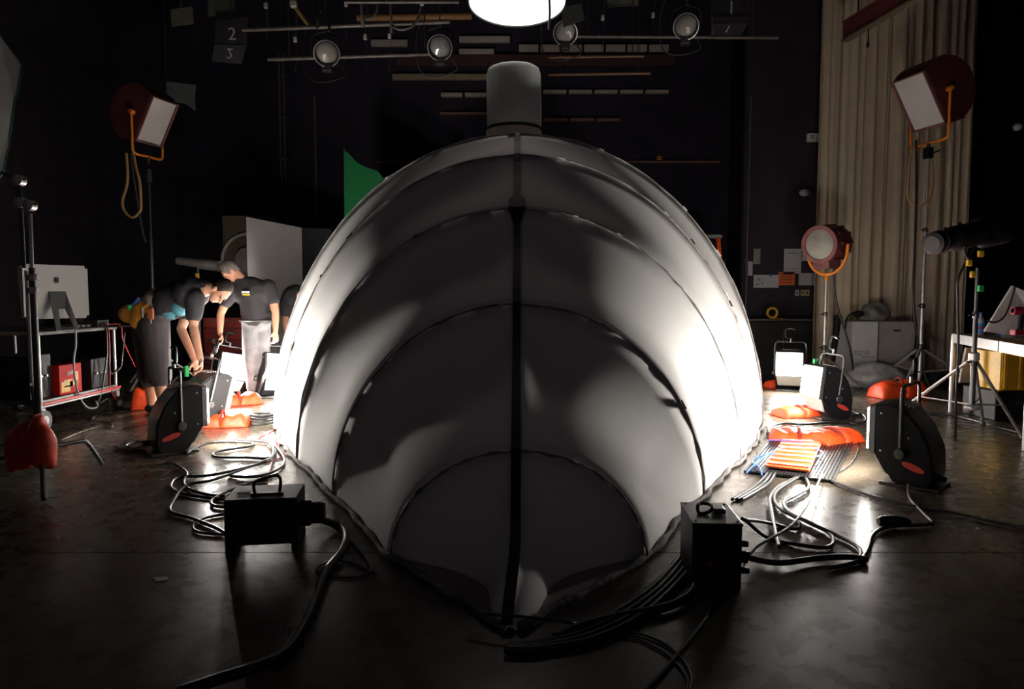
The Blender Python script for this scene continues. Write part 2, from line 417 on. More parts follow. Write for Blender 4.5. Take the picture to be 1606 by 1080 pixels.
# ------------------------------------------------------------------ sandbags
def sandbag(name, label, c, yaw, sx=.2, sy=.13, h=.07, m=orange_bag, two=True, group='orange sandbags', z=0):
    t = thing(name, label, 'sandbag', (c.x, c.y, z), yaw, group)
    for s in (() if two is None else (-1, 1) if two else (0,)):
        bm = bmesh.new(); n = 14; g = []
        rnd = random.Random(int(c.x * 100) + s)
        mb = MB(); vs = []; fs = []
        for top in (1, 0):
            for i in range(n + 1):
                for j in range(n + 1):
                    u = i / n * 2 - 1; v = j / n * 2 - 1
                    e = max(0, (1 - u ** 4)) * max(0, (1 - v ** 4))
                    pin = 1 - .12 * (1 - abs(u)) * abs(v) ** 3
                    zz = h * (e ** .5) * (1 + .12 * math.sin(5 * u + 3 * v + s)) if top else 0
                    wr = .006 * math.sin(17 * u + 9 * v)
                    vs.append((s * sx * .98 + u * sx * pin, v * sy * (1 - .1 * (1 - abs(v)) * u * u), (.012 + zz + wr * e) if top else .003))
        N = n + 1
        for i in range(n):
            for j in range(n):
                a0 = i * N + j
                fs.append((a0, a0 + 1, a0 + N + 1, a0 + N)); b0 = a0 + N * N; fs.append((b0, b0 + N, b0 + N + 1, b0 + 1))
        for i in range(n):
            for (p, q) in ((i, i + 1), (i * N + n, (i + 1) * N + n), (n * N + i, n * N + i + 1), (i * N, (i + 1) * N)):
                fs.append((p, q, q + N * N, p + N * N))
        mb.add(vs, fs).build('pouch', m, t, smooth='all')
    if two:
        MB().tube([(0, -sy * .8, h * .4), (0, -sy * .3, h * 1.25), (0, sy * .3, h * 1.25), (0, sy * .8, h * .4)], .012, 6).build('strap', mat('dark strap', (.25, .02, .01), .7), t, smooth=True)
    return t
sandbag('sandbag', 'crumpled orange sandbag at the feet of the standing man', G(375, 634), .5, .12, .12, .11)
sandbag('sandbag', 'orange sandbag lying in front of the lamp held by the bending man', G(350, 668), .15, .12, .11, .11)
sandbag('sandbag', 'bright orange sandbag under the strong light, between lit lamp and shell on the right', G(1252, 652), .2, .12, .15, .08)
sandbag('sandbag', 'orange sandbag next to the shell, left of the two nearest on the right', G(1253, 690), -.35, .12, .17, .075)
sandbag('sandbag', 'plump orange sandbag, right of the two nearest on the right', G(1303, 692), .5, .12, .16, .085)
sandbag('sandbag', 'red orange sandbag on the floor by the foot of the tall right light stand', G(1408, 622), .25, .17, .15, .17)
sandbag('sandbag', 'thin flat orange sandbag in front of the furthest right lamp', G(1228, 607), .1, .12, .1, .08)
sandbag('sandbag', 'orange sandbag behind the legs of the bending man', G(228, 640), .4, .13, .13, .22, two=False)
# ------------------------------------------------------------------ mats on the right
t = thing('cable_mat', 'black perforated rubber mat beside the shell on the right', 'mat', G(1255, 722))
q = [G(1168, 742), G(1208, 694), G(1338, 692), G(1306, 757)]
mb = MB(); nu, nv = 26, 14
def bil(u, v): return q[0].lerp(q[3], u).lerp(q[1].lerp(q[2], u), v)
for i in range(nu + 1): mb.tube([bil(i / nu, 0) + V(0, 0, .012), bil(i / nu, 1) + V(0, 0, .012)], .011, 4, smooth=0)
for j in range(nv + 1): mb.tube([bil(0, j / nv) + V(0, 0, .01), bil(1, j / nv) + V(0, 0, .01)], .009, 4, smooth=0)
mb.build('mat_grid', black_rubber, t, world=True)
t = thing('orange_mat', 'orange slotted plastic ramp lying on the black mat', 'mat', G(1245, 715, .02))
q = [G(1200, 732, .03), G(1228, 690, .03), G(1290, 693, .03), G(1269, 740, .03)]
omat = mat('orange plastic ramp', (.85, .12, .03), .4, var=.15, scale=10)
MB().prism(q, (0, 0, .012)).build('ramp_plate', omat, t, world=True)
for j in range(7):
    v = (j + .5) / 7
    a_ = bil(.03, v); c_ = bil(.97, v)
    d = (q[1] - q[0]).normalized() * .02
    MB().prism([a_ - d + V(0, 0, .012), c_ - d + V(0, 0, .012), c_ + d + V(0, 0, .012), a_ + d + V(0, 0, .012)], (0, 0, .01)).build('ridge', omat, t, world=True)

# ------------------------------------------------------------------ distribution boxes
box_m = mat('black steel box', (.022, .021, .024), .45, .3, var=.2, scale=6, bump=.05)
tl = thing('power_box', 'black steel power distribution box with wire handle and thick round plug, left of the prow', 'power box', G(410, 866), math.radians(8))
MB().box((0, .13, .145), (.33, .26, .22), None, .006).build('case', box_m, tl)
MB().box((.15, .13, .018), (.03, .24, .036)).build('foot', box_m, tl); MB().box((-.15, .13, .018), (.03, .24, .036)).build('foot', box_m, tl)
MB().tube([(-.04, .08, .255), (-.045, .08, .305), (-.02, .08, .325), (.05, .1, .34), (.075, .1, .32), (.07, .1, .26)], .008).build('handle', black_metal, tl, smooth=True)
MB().box((.015, .09, .259), (.15, .035, .008), None, .002).build('handle_plate', black_metal, tl)
MB().box((.02, -.003, .16), (.08, .006, .07), None, .002).build('front_panel', black_plastic, tl)
MB().box((-.1, .13, .257), (.06, .03, .003)).build('tape_patch', mat('dark green tape', (.02, .08, .04), .6), tl)
for dx in (-.15, .15):
    for dz in (.06, .23): MB().ell((dx, -.001, dz), (.006, .004, .006), n=1).build('screw', dark_steel, tl)
MB().lathe([(.0, 0), (.055, 0), (.062, .02), (.062, .05), (.052, .06), (.052, .1), (.045, .12), (.0, .12)], Matrix.Translation((.16, .1, .15)) @ Matrix.Rotation(math.pi / 2, 4, 'Y'), 20).build('round_plug', black_plastic, tl, smooth=True)
tr = thing('power_box', 'tall black steel power box with folded latch on its lid, right of the prow', 'power box', G(1124, 925), math.radians(-4))
MB().box((0, .15, .135), (.2, .29, .27), None, .005).build('case', box_m, tr)
MB().box((0, .15, .272), (.206, .296, .012), None, .003).build('lid', mat('worn black lid', (.06, .058, .056), .4, .3, var=.3), tr)
MB().tube([(-.05, .12, .282), (-.052, .16, .3), (-.03, .2, .302), (.0, .2, .3), (.01, .16, .3), (-.01, .12, .29)], .008, closed=True).build('folded_handle', black_metal, tr, smooth=True)
MB().box((.035, .15, .29), (.05, .06, .022), None, .006).build('latch', dark_steel, tr)
for dx in (-.085, .085):
    for dy in (.03, .27): MB().ell((dx, dy, .279), (.006, .006, .004), n=1).build('screw', steel, tr)
for k in range(4): MB().cone((.1, .1 + .03 * (k % 2), .05 + .035 * k), (.155, .1 + .03 * (k % 2), .045 + .035 * k), .017, .013).build('socket_plug', black_rubber, tr, smooth=True)
MB().cone((-.03, 0, .11), (-.03, -.02, .1), .014).build('pilot_light', mat('pinkish lamp', (.3, .1, .08), .4), tr)

# ------------------------------------------------------------------ cables
def cable(name, label, pts, r, m, zs=None, group='cables on the floor'):
    q = []
    for i, p in enumerate(pts):
        z = (p[2] if len(p) > 2 else r * 1.05)
        q.append(G(p[0], p[1], z))
    r = r * .78
    o = MB().tube(q, r, 8, smooth=6)
    c = sum(q, Vector()) / len(q)
    base = Vector((q[0].x, q[0].y, 0))
    o.v = [v - base for v in o.v]
    ob = o.build(name, m, None, smooth='all'); ob.location = base
    return tag(ob, label, 'cable', group)
K = black_rubber; GR = grey_rubber
cable('power_cable', 'black cable snaking in a flat zigzag from the foremost left lamp to the shell', [(292, 711), (326, 694), (386, 693), (393, 699), (340, 708), (340, 716), (388, 717), (420, 718), (432, 708), (424, 697)], .013, K)
cable('power_cable', 'grey sheathed cable making the widest loop, left end by the left power box', [(420, 720, .04), (388, 733, .04), (335, 752, .04), (292, 761, .04), (272, 785, .015), (268, 802), (300, 812), (340, 828), (356, 838)], .012, GR)
cable('power_cable', 'black cable dropping from the foremost left lamp to the left power box', [(262, 722), (280, 731), (293, 742), (288, 757), (300, 768), (330, 776), (352, 777)], .012, K)
cable('power_cable', 'black cable in a long oval loop between left power box and shell', [(352, 783), (305, 777), (276, 770), (268, 760), (282, 748), (335, 744, .03), (412, 725, .03), (429, 709, .03), (418, 694), (380, 690), (340, 693)], .012, K)
cable('power_cable', 'dark cable hugging the hem with a tight double bend left of the shell', [(430, 695), (438, 706), (446, 720), (440, 733), (408, 746), (370, 747), (360, 742), (385, 733, .03), (420, 723, .03)], .013, GR)
cable('power_cable', 'short grey cable bending behind the handle of the left power box', [(420, 752), (392, 757), (355, 771), (333, 784), (334, 792), (352, 795)], .012, GR)
cable('power_cable', 'small black cable ring left of the left power box', [(352, 806), (322, 812), (303, 824), (312, 834), (352, 838)], .009, K)
cable('thin_cable', 'thin red cable zigzagging beside the left hem of the shell', [(432, 672), (420, 680), (405, 687), (425, 690), (437, 696), (436, 706), (448, 712), (440, 718), (428, 722), (424, 738)], .006, red_rubber)
for k in range(4):
    cc = G(408, 662); pts = []
    rr = .2 - .03 * k
    mb = MB().tube([V(rr * math.cos(2 * math.pi * i / 14), rr * .8 * math.sin(2 * math.pi * i / 14), .015 + k * .022 + .006 * math.sin(i)) for i in range(14)], .011, 6, closed=True)
    ob = mb.build('cable_coil', K, None, smooth='all'); ob.location = (cc.x + .01 * k, cc.y, 0); tag(ob, ('lowest and widest', 'second lowest', 'second highest', 'topmost and smallest')[k] + ' ring of coiled black cable by the left side of the shell', 'cable', 'coiled cable heap')
cable('trunk_cable', 'thick black trunk cable curving from the left power box plug to the bottom edge', [(490, 806, .12), (505, 815, .07), (530, 824), (543, 838), (538, 862), (512, 895), (497, 932), (477, 980), (437, 1030), (337, 1066), (280, 1085)], .024, K)
cable('thin_cable', 'thin black cable looping beside the thick trunk cable and the left hem', [(500, 812, .02), (540, 840), (580, 885), (570, 902), (530, 905), (497, 897), (505, 885), (540, 880), (590, 900)], .006, K)
# right
for k in range(3):
    cable('power_cable', ('left', 'middle', 'right')[k] + ' one of three grey cables running from the mat along the right hem', [(1204 + 6 * k, 742), (1190 + 8 * k, 757), (1166 + 8 * k, 772), (1148 + 7 * k, 783)], .012, GR, group='three cables along the right hem')
cable('power_cable', 'grey cable dropping from the mat in a straight-backed curve to the cable tangle', [(1250, 748), (1222, 762), (1208, 780), (1210, 800), (1216, 834), (1222, 858)], .013, GR)
cable('power_cable', 'black cable sweeping from the mat into a long hairpin behind the right power box', [(1254, 747), (1222, 766), (1214, 782), (1227, 800), (1262, 815), (1298, 834), (1307, 848), (1296, 858), (1254, 854), (1204, 843), (1172, 818, .1), (1164, 813, .15)], .012, K)
cable('power_cable', 'grey cable with an S-bend near the mat running out to the right plug', [(1264, 750), (1268, 764), (1245, 778), (1229, 788), (1240, 804, .03), (1270, 820, .03), (1310, 838), (1344, 856), (1350, 870), (1346, 878)], .013, GR)
cable('thin_cable', 'thin white cable running diagonally over the tangle from mat to right power box', [(1289, 744, .03), (1272, 780, .04), (1262, 798, .05), (1238, 826, .06), (1205, 846, .06), (1185, 859, .04), (1172, 877, .02), (1158, 898, .01)], .008, mat('white cable', (.55, .55, .54), .4))
cable('thin_cable', 'thin dark cable crossing the dark floor to the bottom edge right of the prow', [(1152, 906), (1130, 935), (1095, 985), (1050, 1040), (1005, 1090)], .008, K)
cable('power_cable', 'short black cable curling out of the right power box towards the tangle', [(1168, 815, .14), (1190, 817, .06), (1216, 822), (1245, 829), (1255, 824), (1252, 815), (1238, 806)], .011, K)
cable('trunk_cable', 'thick black cable along the front of the right tangle out to the plug', [(1168, 872, .03), (1190, 878), (1227, 882), (1282, 875), (1330, 873), (1362, 877)], .018, K)
cable('power_cable', 'long dark cable stretching from the mat past the nearest right lamp to the frame edge', [(1300, 752), (1340, 768), (1381, 781), (1437, 794), (1490, 803), (1542, 814), (1620, 832)], .012, GR)
cable('power_cable', 'grey cable from the nearest right lamp down to its inline plug and the tangle', [(1425, 760, .03), (1428, 781), (1450, 806), (1463, 820), (1440, 823), (1409, 824), (1385, 828), (1368, 840), (1361, 862), (1345, 880), (1300, 890)], .013, GR)
t = thing('inline_plug', 'black inline plug lying on the cable right of the tangle', 'plug', G(1398, 828))
MB().lathe([(.018, 0), (.03, .02), (.034, .08), (.03, .12), (.018, .15)], Matrix.Translation((-.07, 0, .036)) @ Matrix.Rotation(math.pi / 2, 4, 'Y'), 14).build('shell', black_rubber, t, smooth=True)
MB().cone((.06, 0, .036), (.1, .01, .03), .016, .012).build('strain_relief', black_rubber, t, smooth=True)
cable('power_cable', 'black cable lying in a flat ring behind the nearest right lamp', [(1300, 650), (1322, 655), (1352, 650), (1358, 660), (1340, 664), (1322, 656), (1330, 645), (1350, 650)], .013, K)
cable('thin_cable', 'thin dark cable bending round the right sandbags to the mat', [(1330, 668), (1346, 690), (1344, 712), (1330, 732), (1300, 748)], .008, K)
cable('thin_cable', 'thin blue cable looping across the orange ramp', [(1170, 742, .02), (1190, 722, .045), (1215, 706, .05), (1240, 700, .05), (1278, 704, .05), (1290, 711, .05), (1275, 716, .05), (1240, 714, .05), (1205, 712, .05), (1180, 722, .03), (1192, 734, .03), (1195, 746, .01)], .007, blue_rubber)
cable('thin_cable', 'thin violet cable lying over the back of the orange ramp', [(1205, 690, .04), (1230, 690, .05), (1262, 691, .05), (1276, 690, .05)], .007, mat('violet cable', (.16, .1, .5), .4))
cable('power_cable', 'black cable laid along the far side of the right sandbags', [(1212, 686), (1205, 672), (1225, 664), (1262, 665), (1310, 662), (1340, 662)], .016, K)
for k in range(4):
    cable('trunk_cable', ('innermost', 'second from the hem', 'third from the hem', 'outermost')[k] + ' of four thick black cables bundled beside the prow', [(1100 + 5 * k, 845 + 8 * k, .02 + .01 * k), (1072 + 6 * k, 868 + 6 * k), (1030 + 7 * k, 915 + 4 * k), (975 + 8 * k, 955 + 5 * k), (915 + 4 * k, 985 + 6 * k), (862, 1003 + 4 * k), (830, 1010 + 3 * k), (800 - 3 * k, 1012 + 2 * k)], .018, K, group='bundled cables at the prow')
cable('trunk_cable', 'thick black cable leaving the right power box and joining the prow bundle', [(1095, 905), (1085, 930), (1060, 946), (1020, 957), (970, 966), (910, 982), (870, 1000)], .022, K)
cable('thin_cable', 'thin black loop on the dark floor below the prow bundle', [(965, 990), (1000, 993), (1040, 1008), (1070, 1034), (1084, 1062), (1078, 1090)], .006, K)
cable('thin_cable', 'second thin black loop on the dark floor, inside the first, below the prow bundle', [(965, 1000), (1000, 1002), (1040, 1022), (1064, 1044), (1078, 1066), (1074, 1090)], .005, K)
cable('thin_cable', 'black cable trailing on the floor between cart and foremost left lamp', [(180, 700), (200, 707), (225, 704), (245, 698), (215, 692), (198, 700), (240, 708)], .012, K)
cable('thin_cable', 'dark cable on the floor under the cart wheels', [(95, 690), (130, 676), (160, 668), (175, 670), (172, 662), (145, 658), (150, 652)], .008, mat('dull tan cable', (.2, .17, .13), .5))
cable('thin_cable', 'black cable stretched on the floor behind the right tripod', [(1455, 648), (1500, 652), (1560, 668), (1620, 684)], .014, K)
ob = MB().prism([G(240, 906), G(262, 904), G(264, 909), G(246, 912)], (0, 0, .002)); c = G(250, 908); ob.v = [v - c for v in ob.v]
ob = ob.build('paper_scrap', paper); ob.location = c; tag(ob, 'small white paper scrap on the dark floor at left', 'paper')

# ------------------------------------------------------------------ people
def remesh(mb, name, m, parent, voxel=.011, smooth=4, label=None):
    o = mb.build(name + '_src', m, None, fix=False)
    md = o.modifiers.new('r', 'REMESH'); md.mode = 'VOXEL'; md.voxel_size = voxel
    sm = o.modifiers.new('s', 'SMOOTH'); sm.factor = .5; sm.iterations = smooth
    dg = bpy.context.evaluated_depsgraph_get(); dg.update()
    me = bpy.data.meshes.new_from_object(o.evaluated_get(dg)); me.name = name
    old = o.data; bpy.data.objects.remove(o); bpy.data.meshes.remove(old)
    me.transform(mworld(parent).inverted())
    for p in me.polygons: p.use_smooth = True
    ob = bpy.data.objects.new(name, me); COL.objects.link(ob); ob.parent = parent
    if label: ob['label'] = label
    return ob
def limb(mb, pr):
    """chain of (point, radius): round cones"""
    for (a, r0), (b, r1) in zip(pr[:-1], pr[1:]):
        mb.ell(a, (r0,) * 3, n=2); mb.ell(b, (r1,) * 3, n=2)
        if (Vector(a) - Vector(b)).length > 1e-4: mb.cone(a, b, r0, r1, 14)
def basis(fwd, up):
    f = Vector(fwd).normalized(); u = Vector(up); s = f.cross(u).normalized(); u = s.cross(f)
    return Matrix((s, f, u)).transposed(), s, f, u        # local x = side, y = forward, z = up
def head(skinmb, c, fwd, up):
    Rm, s, f, u = basis(fwd, up); c = Vector(c)
    skinmb.ell(c + u * .022 - f * .005, (.074, .096, .1), Rm, 3)
    skinmb.ell(c + f * .03 - u * .045, (.058, .066, .072), Rm, 2)
    skinmb.ell(c + f * .055 - u * .1, (.034, .034, .024), Rm, 2)
    limb(skinmb, [(c + f * .092 + u * .012, .009), (c + f * .116 - u * .03, .015)])
    skinmb.ell(c + f * .085 - u * .07, (.026, .014, .013), Rm, 2)
    skinmb.ell(c + f * .088 + u * .03, (.05, .012, .012), Rm, 2)
    for k in (-1, 1): skinmb.ell(c + s * k * .076 - f * .005 - u * .008, (.014, .022, .034), Rm, 2)
    return Rm, s, f, u
def hair(c, fwd, up, m, parent, bulk=1.0):
    Rm, s, f, u = basis(fwd, up); c = Vector(c); mb = MB()
    mb.ell(c + u * .034 - f * .02, (.083 * bulk, .098 * bulk, .102 * bulk), Rm, 3)
    mb.ell(c - f * .055 - u * .02, (.066, .05, .06), Rm, 2)
    return remesh(mb, 'hair', m, parent, .009, 3)
def eyes(c, fwd, up, parent):
    Rm, s, f, u = basis(fwd, up)
    for k in (-1, 1): MB().ell(Vector(c) + s * k * .031 + f * .088 + u * .006, (.012, .009, .008), Rm, 2).build('eye', mat('eye', (.05, .03, .02), .2), parent, world=True, smooth='all')
def hand(mb, wrist, d, thumb, curl=.5, grip=True):
    """d: direction of the fingers, thumb: direction the thumb points out to; fingers bend about the thumb axis"""
    d = Vector(d).normalized(); t = Vector(thumb); t = (t - d * t.dot(d)).normalized(); nrm = d.cross(t)   # palm side = nrm
    wrist = Vector(wrist)
    Rm = Matrix((t, d, nrm)).transposed()
    mb.ell(wrist + d * .05, (.042, .055, .018), Rm, 2)
    for k, (o, L) in enumerate(((.031, .072), (.011, .08), (-.01, .075), (-.03, .058))):
        p = wrist + d * .088 + t * o; ang = 0; pr = [(wrist + d * .06 + t * o * .8, .0105), (p, .0105)]
        for j, fr in enumerate((.45, .32, .25)):
            ang += curl * (1.0 + .08 * k)
            p = p + (d * math.cos(ang) + nrm * math.sin(ang)) * L * fr; pr.append((p, .0095 - .0008 * j))
        limb(mb, pr)
    b = wrist + d * .022 + t * .03; q = b + (t * .75 + d * .65 + nrm * .25).normalized() * .042
    limb(mb, [(b, .015), (q, .0125), (q + (d * .8 + t * .15 + nrm * .6).normalized() * .032, .0105), (q + (d * .6 + nrm * .8).normalized() * .052, .009)])
black_tee = mat('black cotton', (.022, .02, .024), .85, var=.2, scale=12, bump=.15)
shorts_m = mat('charcoal shorts', (.05, .042, .048), .85, var=.15, scale=20, bump=.15)
jeans_m = mat('pale grey denim', (.2, .205, .215), .8, var=.25, scale=9, bump=.25)
navy_m = mat('navy denim', (.03, .045, .075), .85, var=.2, scale=12, bump=.15)
dark_hair = mat('dark brown hair', (.02, .012, .008), .6, var=.4, scale=40, bump=.3)
grey_hair = mat('grey hair', (.13, .11, .1), .6, var=.4, scale=30, bump=.3)
shoe_m = mat('dark shoe leather', (.03, .028, .028), .5)
def shoe(ankle, toe, parent):
    mb = MB(); a_ = Vector((ankle.x, ankle.y, 0)); d = Vector((toe[0], toe[1], 0)).normalized()
    limb(mb, [(a_ - d * .05 + V(0, 0, .045), .043), (a_ + d * .06 + V(0, 0, .045), .043), (a_ + d * .17 + V(0, 0, .036), .034)])
    limb(mb, [(a_ + V(0, 0, .05), .045), (a_ + V(0, 0, .11), .045)])
    return remesh(mb, 'shoe', shoe_m, parent, .009, 3)

# --- bending man
YA = 6.95
pr = thing('person', 'man in black t-shirt and charcoal shorts bending down over a lamp', 'person', (P(240, 600, YA).x, YA, 0), 0)
mb = MB()
hipc = P(236, 492, YA); 
leg1 = [P(243, 515, YA - .1), P(250, 592, YA - .12), P(257, 650, YA - .05)]; leg2 = [P(232, 515, YA + .12), P(236, 592, YA + .12), P(238, 648, YA + .22)]
for L in (leg1, leg2):
    L[2].z = .09
    limb(mb, [(L[0], .09), (L[1], .06), (L[1].lerp(L[2], .35), .058), (L[2], .04)]); limb(mb, [(L[2], .04), (V(L[2].x + .03, L[2].y - .02, .045), .035)])
sh = P(304, 458, YA - .05); neck = P(326, 452, YA - .06); hd = P(346, 456, YA - .08)
limb(mb, [(hipc, .13), (hipc.lerp(sh, .5), .13), (sh, .13), (neck, .06), (hd - V(.03, 0, -.01), .055)])
fA, uA = (.28, -.42, -.86), (.86, -.12, .42)
head(mb, hd, fA, uA)
w1 = P(314, 562, 6.55); e1 = P(303, 512, 6.72); s1 = P(306, 468, 6.76)
w2 = P(306, 566, 6.8); e2 = P(284, 516, 7.0); s2 = P(300, 472, 7.12)
limb(mb, [(s1, .062), (s1.lerp(e1, .5), .054), (e1, .043), (e1.lerp(w1, .3), .042), (w1, .029)])
limb(mb, [(s2, .06), (e2, .043), (e2.lerp(w2, .3), .042), (w2, .029)])
hand(mb, w1, (.12, -.1, -1), (.6, -.7, 0), .55); hand(mb, w2, (.25, -.1, -1), (-.4, -.9, 0), .5)
remesh(mb, 'body', skin, pr, .008, 3)
mb = MB(); up_ = V(.18, 0, .98)
limb(mb, [(P(262, 478, YA), .165), (P(285, 466, YA), .175), (P(304, 458, YA - .03), .155)])
mb.ell(P(300, 460, YA - .03), (.16, .25, .17)); mb.ell(P(266, 473, YA), (.17, .2, .175))
limb(mb, [(P(318, 452, YA - .05), .085), (P(325, 452, YA - .05), .072)])
limb(mb, [(s1, .095), (s1.lerp(e1, .58), .08)]); limb(mb, [(s2, .09), (s2.lerp(e2, .5), .08)])
remesh(mb, 'shirt', black_tee, pr, .012, 5)
mb = MB(); mb.ell(P(270, 486, YA), (.1, .16, .1)); mb.ell(P(284, 480, YA - .04), (.09, .14, .1))
remesh(mb, 'undershirt', mat('teal cotton', (.08, .28, .36), .8, var=.3, scale=10), pr, .012, 4, 'teal undershirt hem')
mb = MB(); limb(mb, [(P(247, 476, YA), .15), (P(236, 492, YA), .165)]); mb.ell(P(246, 474, YA), (.13, .17, .14))
remesh(mb, 'waist_band', mat('beige cotton', (.32, .27, .2), .8), pr, .012, 4, 'beige shirt tail')
mb = MB(); mb.ell(P(236, 503, YA), (.17, .2, .18))
limb(mb, [(P(241, 506, YA - .08), .15), (P(248, 575, YA - .1), .118), (P(250, 590, YA - .1), .118)])
limb(mb, [(P(231, 508, YA + .1), .15), (P(234, 575, YA + .12), .118), (P(235, 590, YA + .12), .118)])
remesh(mb, 'shorts', shorts_m, pr, .012, 5)
hair(hd, fA, uA, dark_hair, pr); eyes(hd, fA, uA, pr)
for L, d in ((leg1, (.8, -.5)), (leg2, (.8, -.5))): shoe(L[2], d, pr)
# tool pouch clipped to his belt
tp = thing('tool_pouch', 'tan leather tool pouch with blue and green handles on the bending man\'s hip', 'pouch', P(211, 515, YA - .1))
lea = mat('tan leather', (.62, .27, .03), .55, var=.3, scale=10, bump=.3)
mb = MB(); mb.ell(P(206, 492, YA - .1), (.13, .08, .1)); mb.ell(P(221, 492, YA - .14), (.1, .07, .13)); mb.ell(P(217, 504, YA - .14), (.09, .05, .08))
remesh(mb, 'pouch', lea, tp, .012, 3)
MB().tube([P(232, 478, YA - .17), P(225, 482, YA - .18), P(218, 478, YA - .18)], .02).build('flap', lea, tp, world=True, smooth=True)
for (a_, c_, m_) in (((207, 480), (218, 467), blue_rubber), ((213, 480), (219, 473), blue_rubber), ((203, 486), (204, 478), green_tape)):
    MB().cone(P(*a_, YA - .16), P(*c_, YA - .16), .014 if m_ is blue_rubber else .025).build('tool_handle', m_, tp, world=True)
for (a_, c_) in (((223, 482), (224, 498)), ((236, 500), (237, 508))): MB().cone(P(*a_, YA - .22), P(*c_, YA - .22), .008).build('tool_shank', steel, tp, world=True)
MB().box(P(236, 492, YA - .2), (.06, .03, .11), None, .008).build('side_pocket', mat('red leather', (.45, .14, .05), .6), tp, world=True)

# --- standing man with pale jeans
YB_ = 8.35
pb = thing('person', 'man in pale grey jeans and black t-shirt with chest logo, head bowed', 'person', (P(402, 600, YB_).x, YB_, 0))
mb = MB()
legs = [[P(396, 512, YB_), P(394, 566, YB_ - .06), P(399, 614, YB_)], [P(409, 512, YB_ + .06), P(410, 566, YB_), P(411, 614, YB_ + .08)]]
for L in legs:
    L[2].z = .09; limb(mb, [(L[0], .09), (L[1], .06), (L[2], .042), (V(L[2].x, L[2].y - .03, .05), .036)])
hp = P(402, 502, YB_); chs = P(397, 458, YB_ - .03); nk = P(379, 438, YB_ - .08); hd = P(362, 425, YB_ - .1)
limb(mb, [(hp, .13), (hp.lerp(chs, .5), .125), (chs, .13), (nk, .062), (hd + V(.03, .02, 0), .06)])
fB, uB = (-.5, -.25, -.75), (-.55, -.25, .72)
head(mb, hd, fB, uB)
s1 = P(424, 450, YB_); e1 = P(432, 490, YB_ - .05); w1 = P(432, 520, YB_ - .1)
s2 = P(362, 455, YB_ - .08); e2 = P(346, 492, YB_ - .1); w2 = P(345, 522, YB_ - .12)
for s_, e_, w_ in ((s1, e1, w1), (s2, e2, w2)): limb(mb, [(s_, .065), (s_.lerp(e_, .5), .055), (e_, .044), (e_.lerp(w_, .3), .043), (w_, .03)])
hand(mb, w1, (.05, -.1, -1), (-.6, -.7, 0), .5); hand(mb, w2, (.3, -.1, -1), (.6, -.7, 0), .55)
remesh(mb, 'body', skin, pb, .009, 3)
mb = MB(); mb.ell(P(394, 458, YB_ - .03), (.25, .16, .19), Matrix.Rotation(.15, 3, 'Y')); limb(mb, [(P(397, 460, YB_ - .03), .17), (P(402, 498, YB_), .165)]); mb.ell(P(402, 492, YB_), (.19, .15, .1))
limb(mb, [(P(385, 445, YB_ - .06), .1), (P(378, 440, YB_ - .08), .07)])
limb(mb, [(s1 - V(.03, 0, .0), .1), (s1.lerp(e1, .5), .08)]); limb(mb, [(s2 + V(.04, 0, 0), .09), (s2.lerp(e2, .5), .078)])
remesh(mb, 'shirt', black_tee, pb, .012, 5)
MB().box(P(385, 458, YB_ - .24), (.09, .012, .028), None, .003).build('chest_logo', mat('white print', (.75, .75, .75), .7), pb, world=True, label='white chest print')
MB().box(P(386, 462, YB_ - .245), (.085, .012, .014), None, .003).build('chest_logo', mat('yellow print', (.8, .6, .03), .7), pb, world=True, label='yellow chest print')
mb = MB(); mb.ell(P(402, 506, YB_), (.18, .14, .12))
limb(mb, [(P(394, 512, YB_), .11), (P(392, 566, YB_ - .08), .082), (P(397, 612, YB_), .07)]); limb(mb, [(P(410, 512, YB_ + .06), .11), (P(412, 566, YB_), .082), (P(413, 612, YB_ + .07), .07)])
remesh(mb, 'jeans', jeans_m, pb, .012, 3)
MB().tube([P(402, 502, YB_) + V(.185 * math.cos(i * math.pi / 8), .15 * math.sin(i * math.pi / 8), 0) for i in range(16)], .016, 6, closed=True).build('belt', shoe_m, pb, world=True, smooth=True)
hair(hd, fB, uB, grey_hair, pb, 1.05); eyes(hd, fB, uB, pb)
for L in legs: shoe(L[2], (-.25, -.95), pb)

# --- third man half hidden by the shell
YC = 9.75
pc = thing('person', 'man in dark t-shirt and navy trousers stooping, half hidden behind the white shell', 'person', (P(462, 590, YC).x, YC, 0))
mb = MB(); legs = [[P(460, 510, YC), P(459, 560, YC), P(460, 594, YC)], [P(470, 510, YC + .1), P(470, 560, YC + .1), P(471, 594, YC + .1)]]
for L in legs:
    L[2].z = .09; limb(mb, [(L[0], .09), (L[1], .06), (L[2], .042), (V(L[2].x, L[2].y - .03, .05), .036)])
hp = P(463, 504, YC); chs = P(464, 468, YC - .12); nk = P(474, 462, YC - .25); hd = P(481, 468, YC - .32)
limb(mb, [(hp, .13), (chs, .13), (nk, .062), (hd, .06)])
fC, uC = (.5, -.4, -.75), (.55, -.5, .6); head(mb, hd, fC, uC)
s1 = P(450, 472, YC - .15); e1 = P(447, 506, YC - .18); w1 = P(451, 532, YC - .2); limb(mb, [(s1, .065), (e1, .045), (w1, .03)]); hand(mb, w1, (.2, -.1, -1), (.6, -.7, 0), .4)
s2 = P(480, 474, YC); e2 = P(484, 508, YC - .1); w2 = P(484, 535, YC - .2); limb(mb, [(s2, .065), (e2, .045), (w2, .03)]); hand(mb, w2, (0, -.1, -1), (-.6, -.7, 0), .4)
remesh(mb, 'body', skin, pc, .009, 3)
mb = MB(); mb.ell(P(464, 467, YC - .12), (.2, .18, .19)); limb(mb, [(P(464, 470, YC - .1), .17), (P(463, 494, YC - .02), .16)])
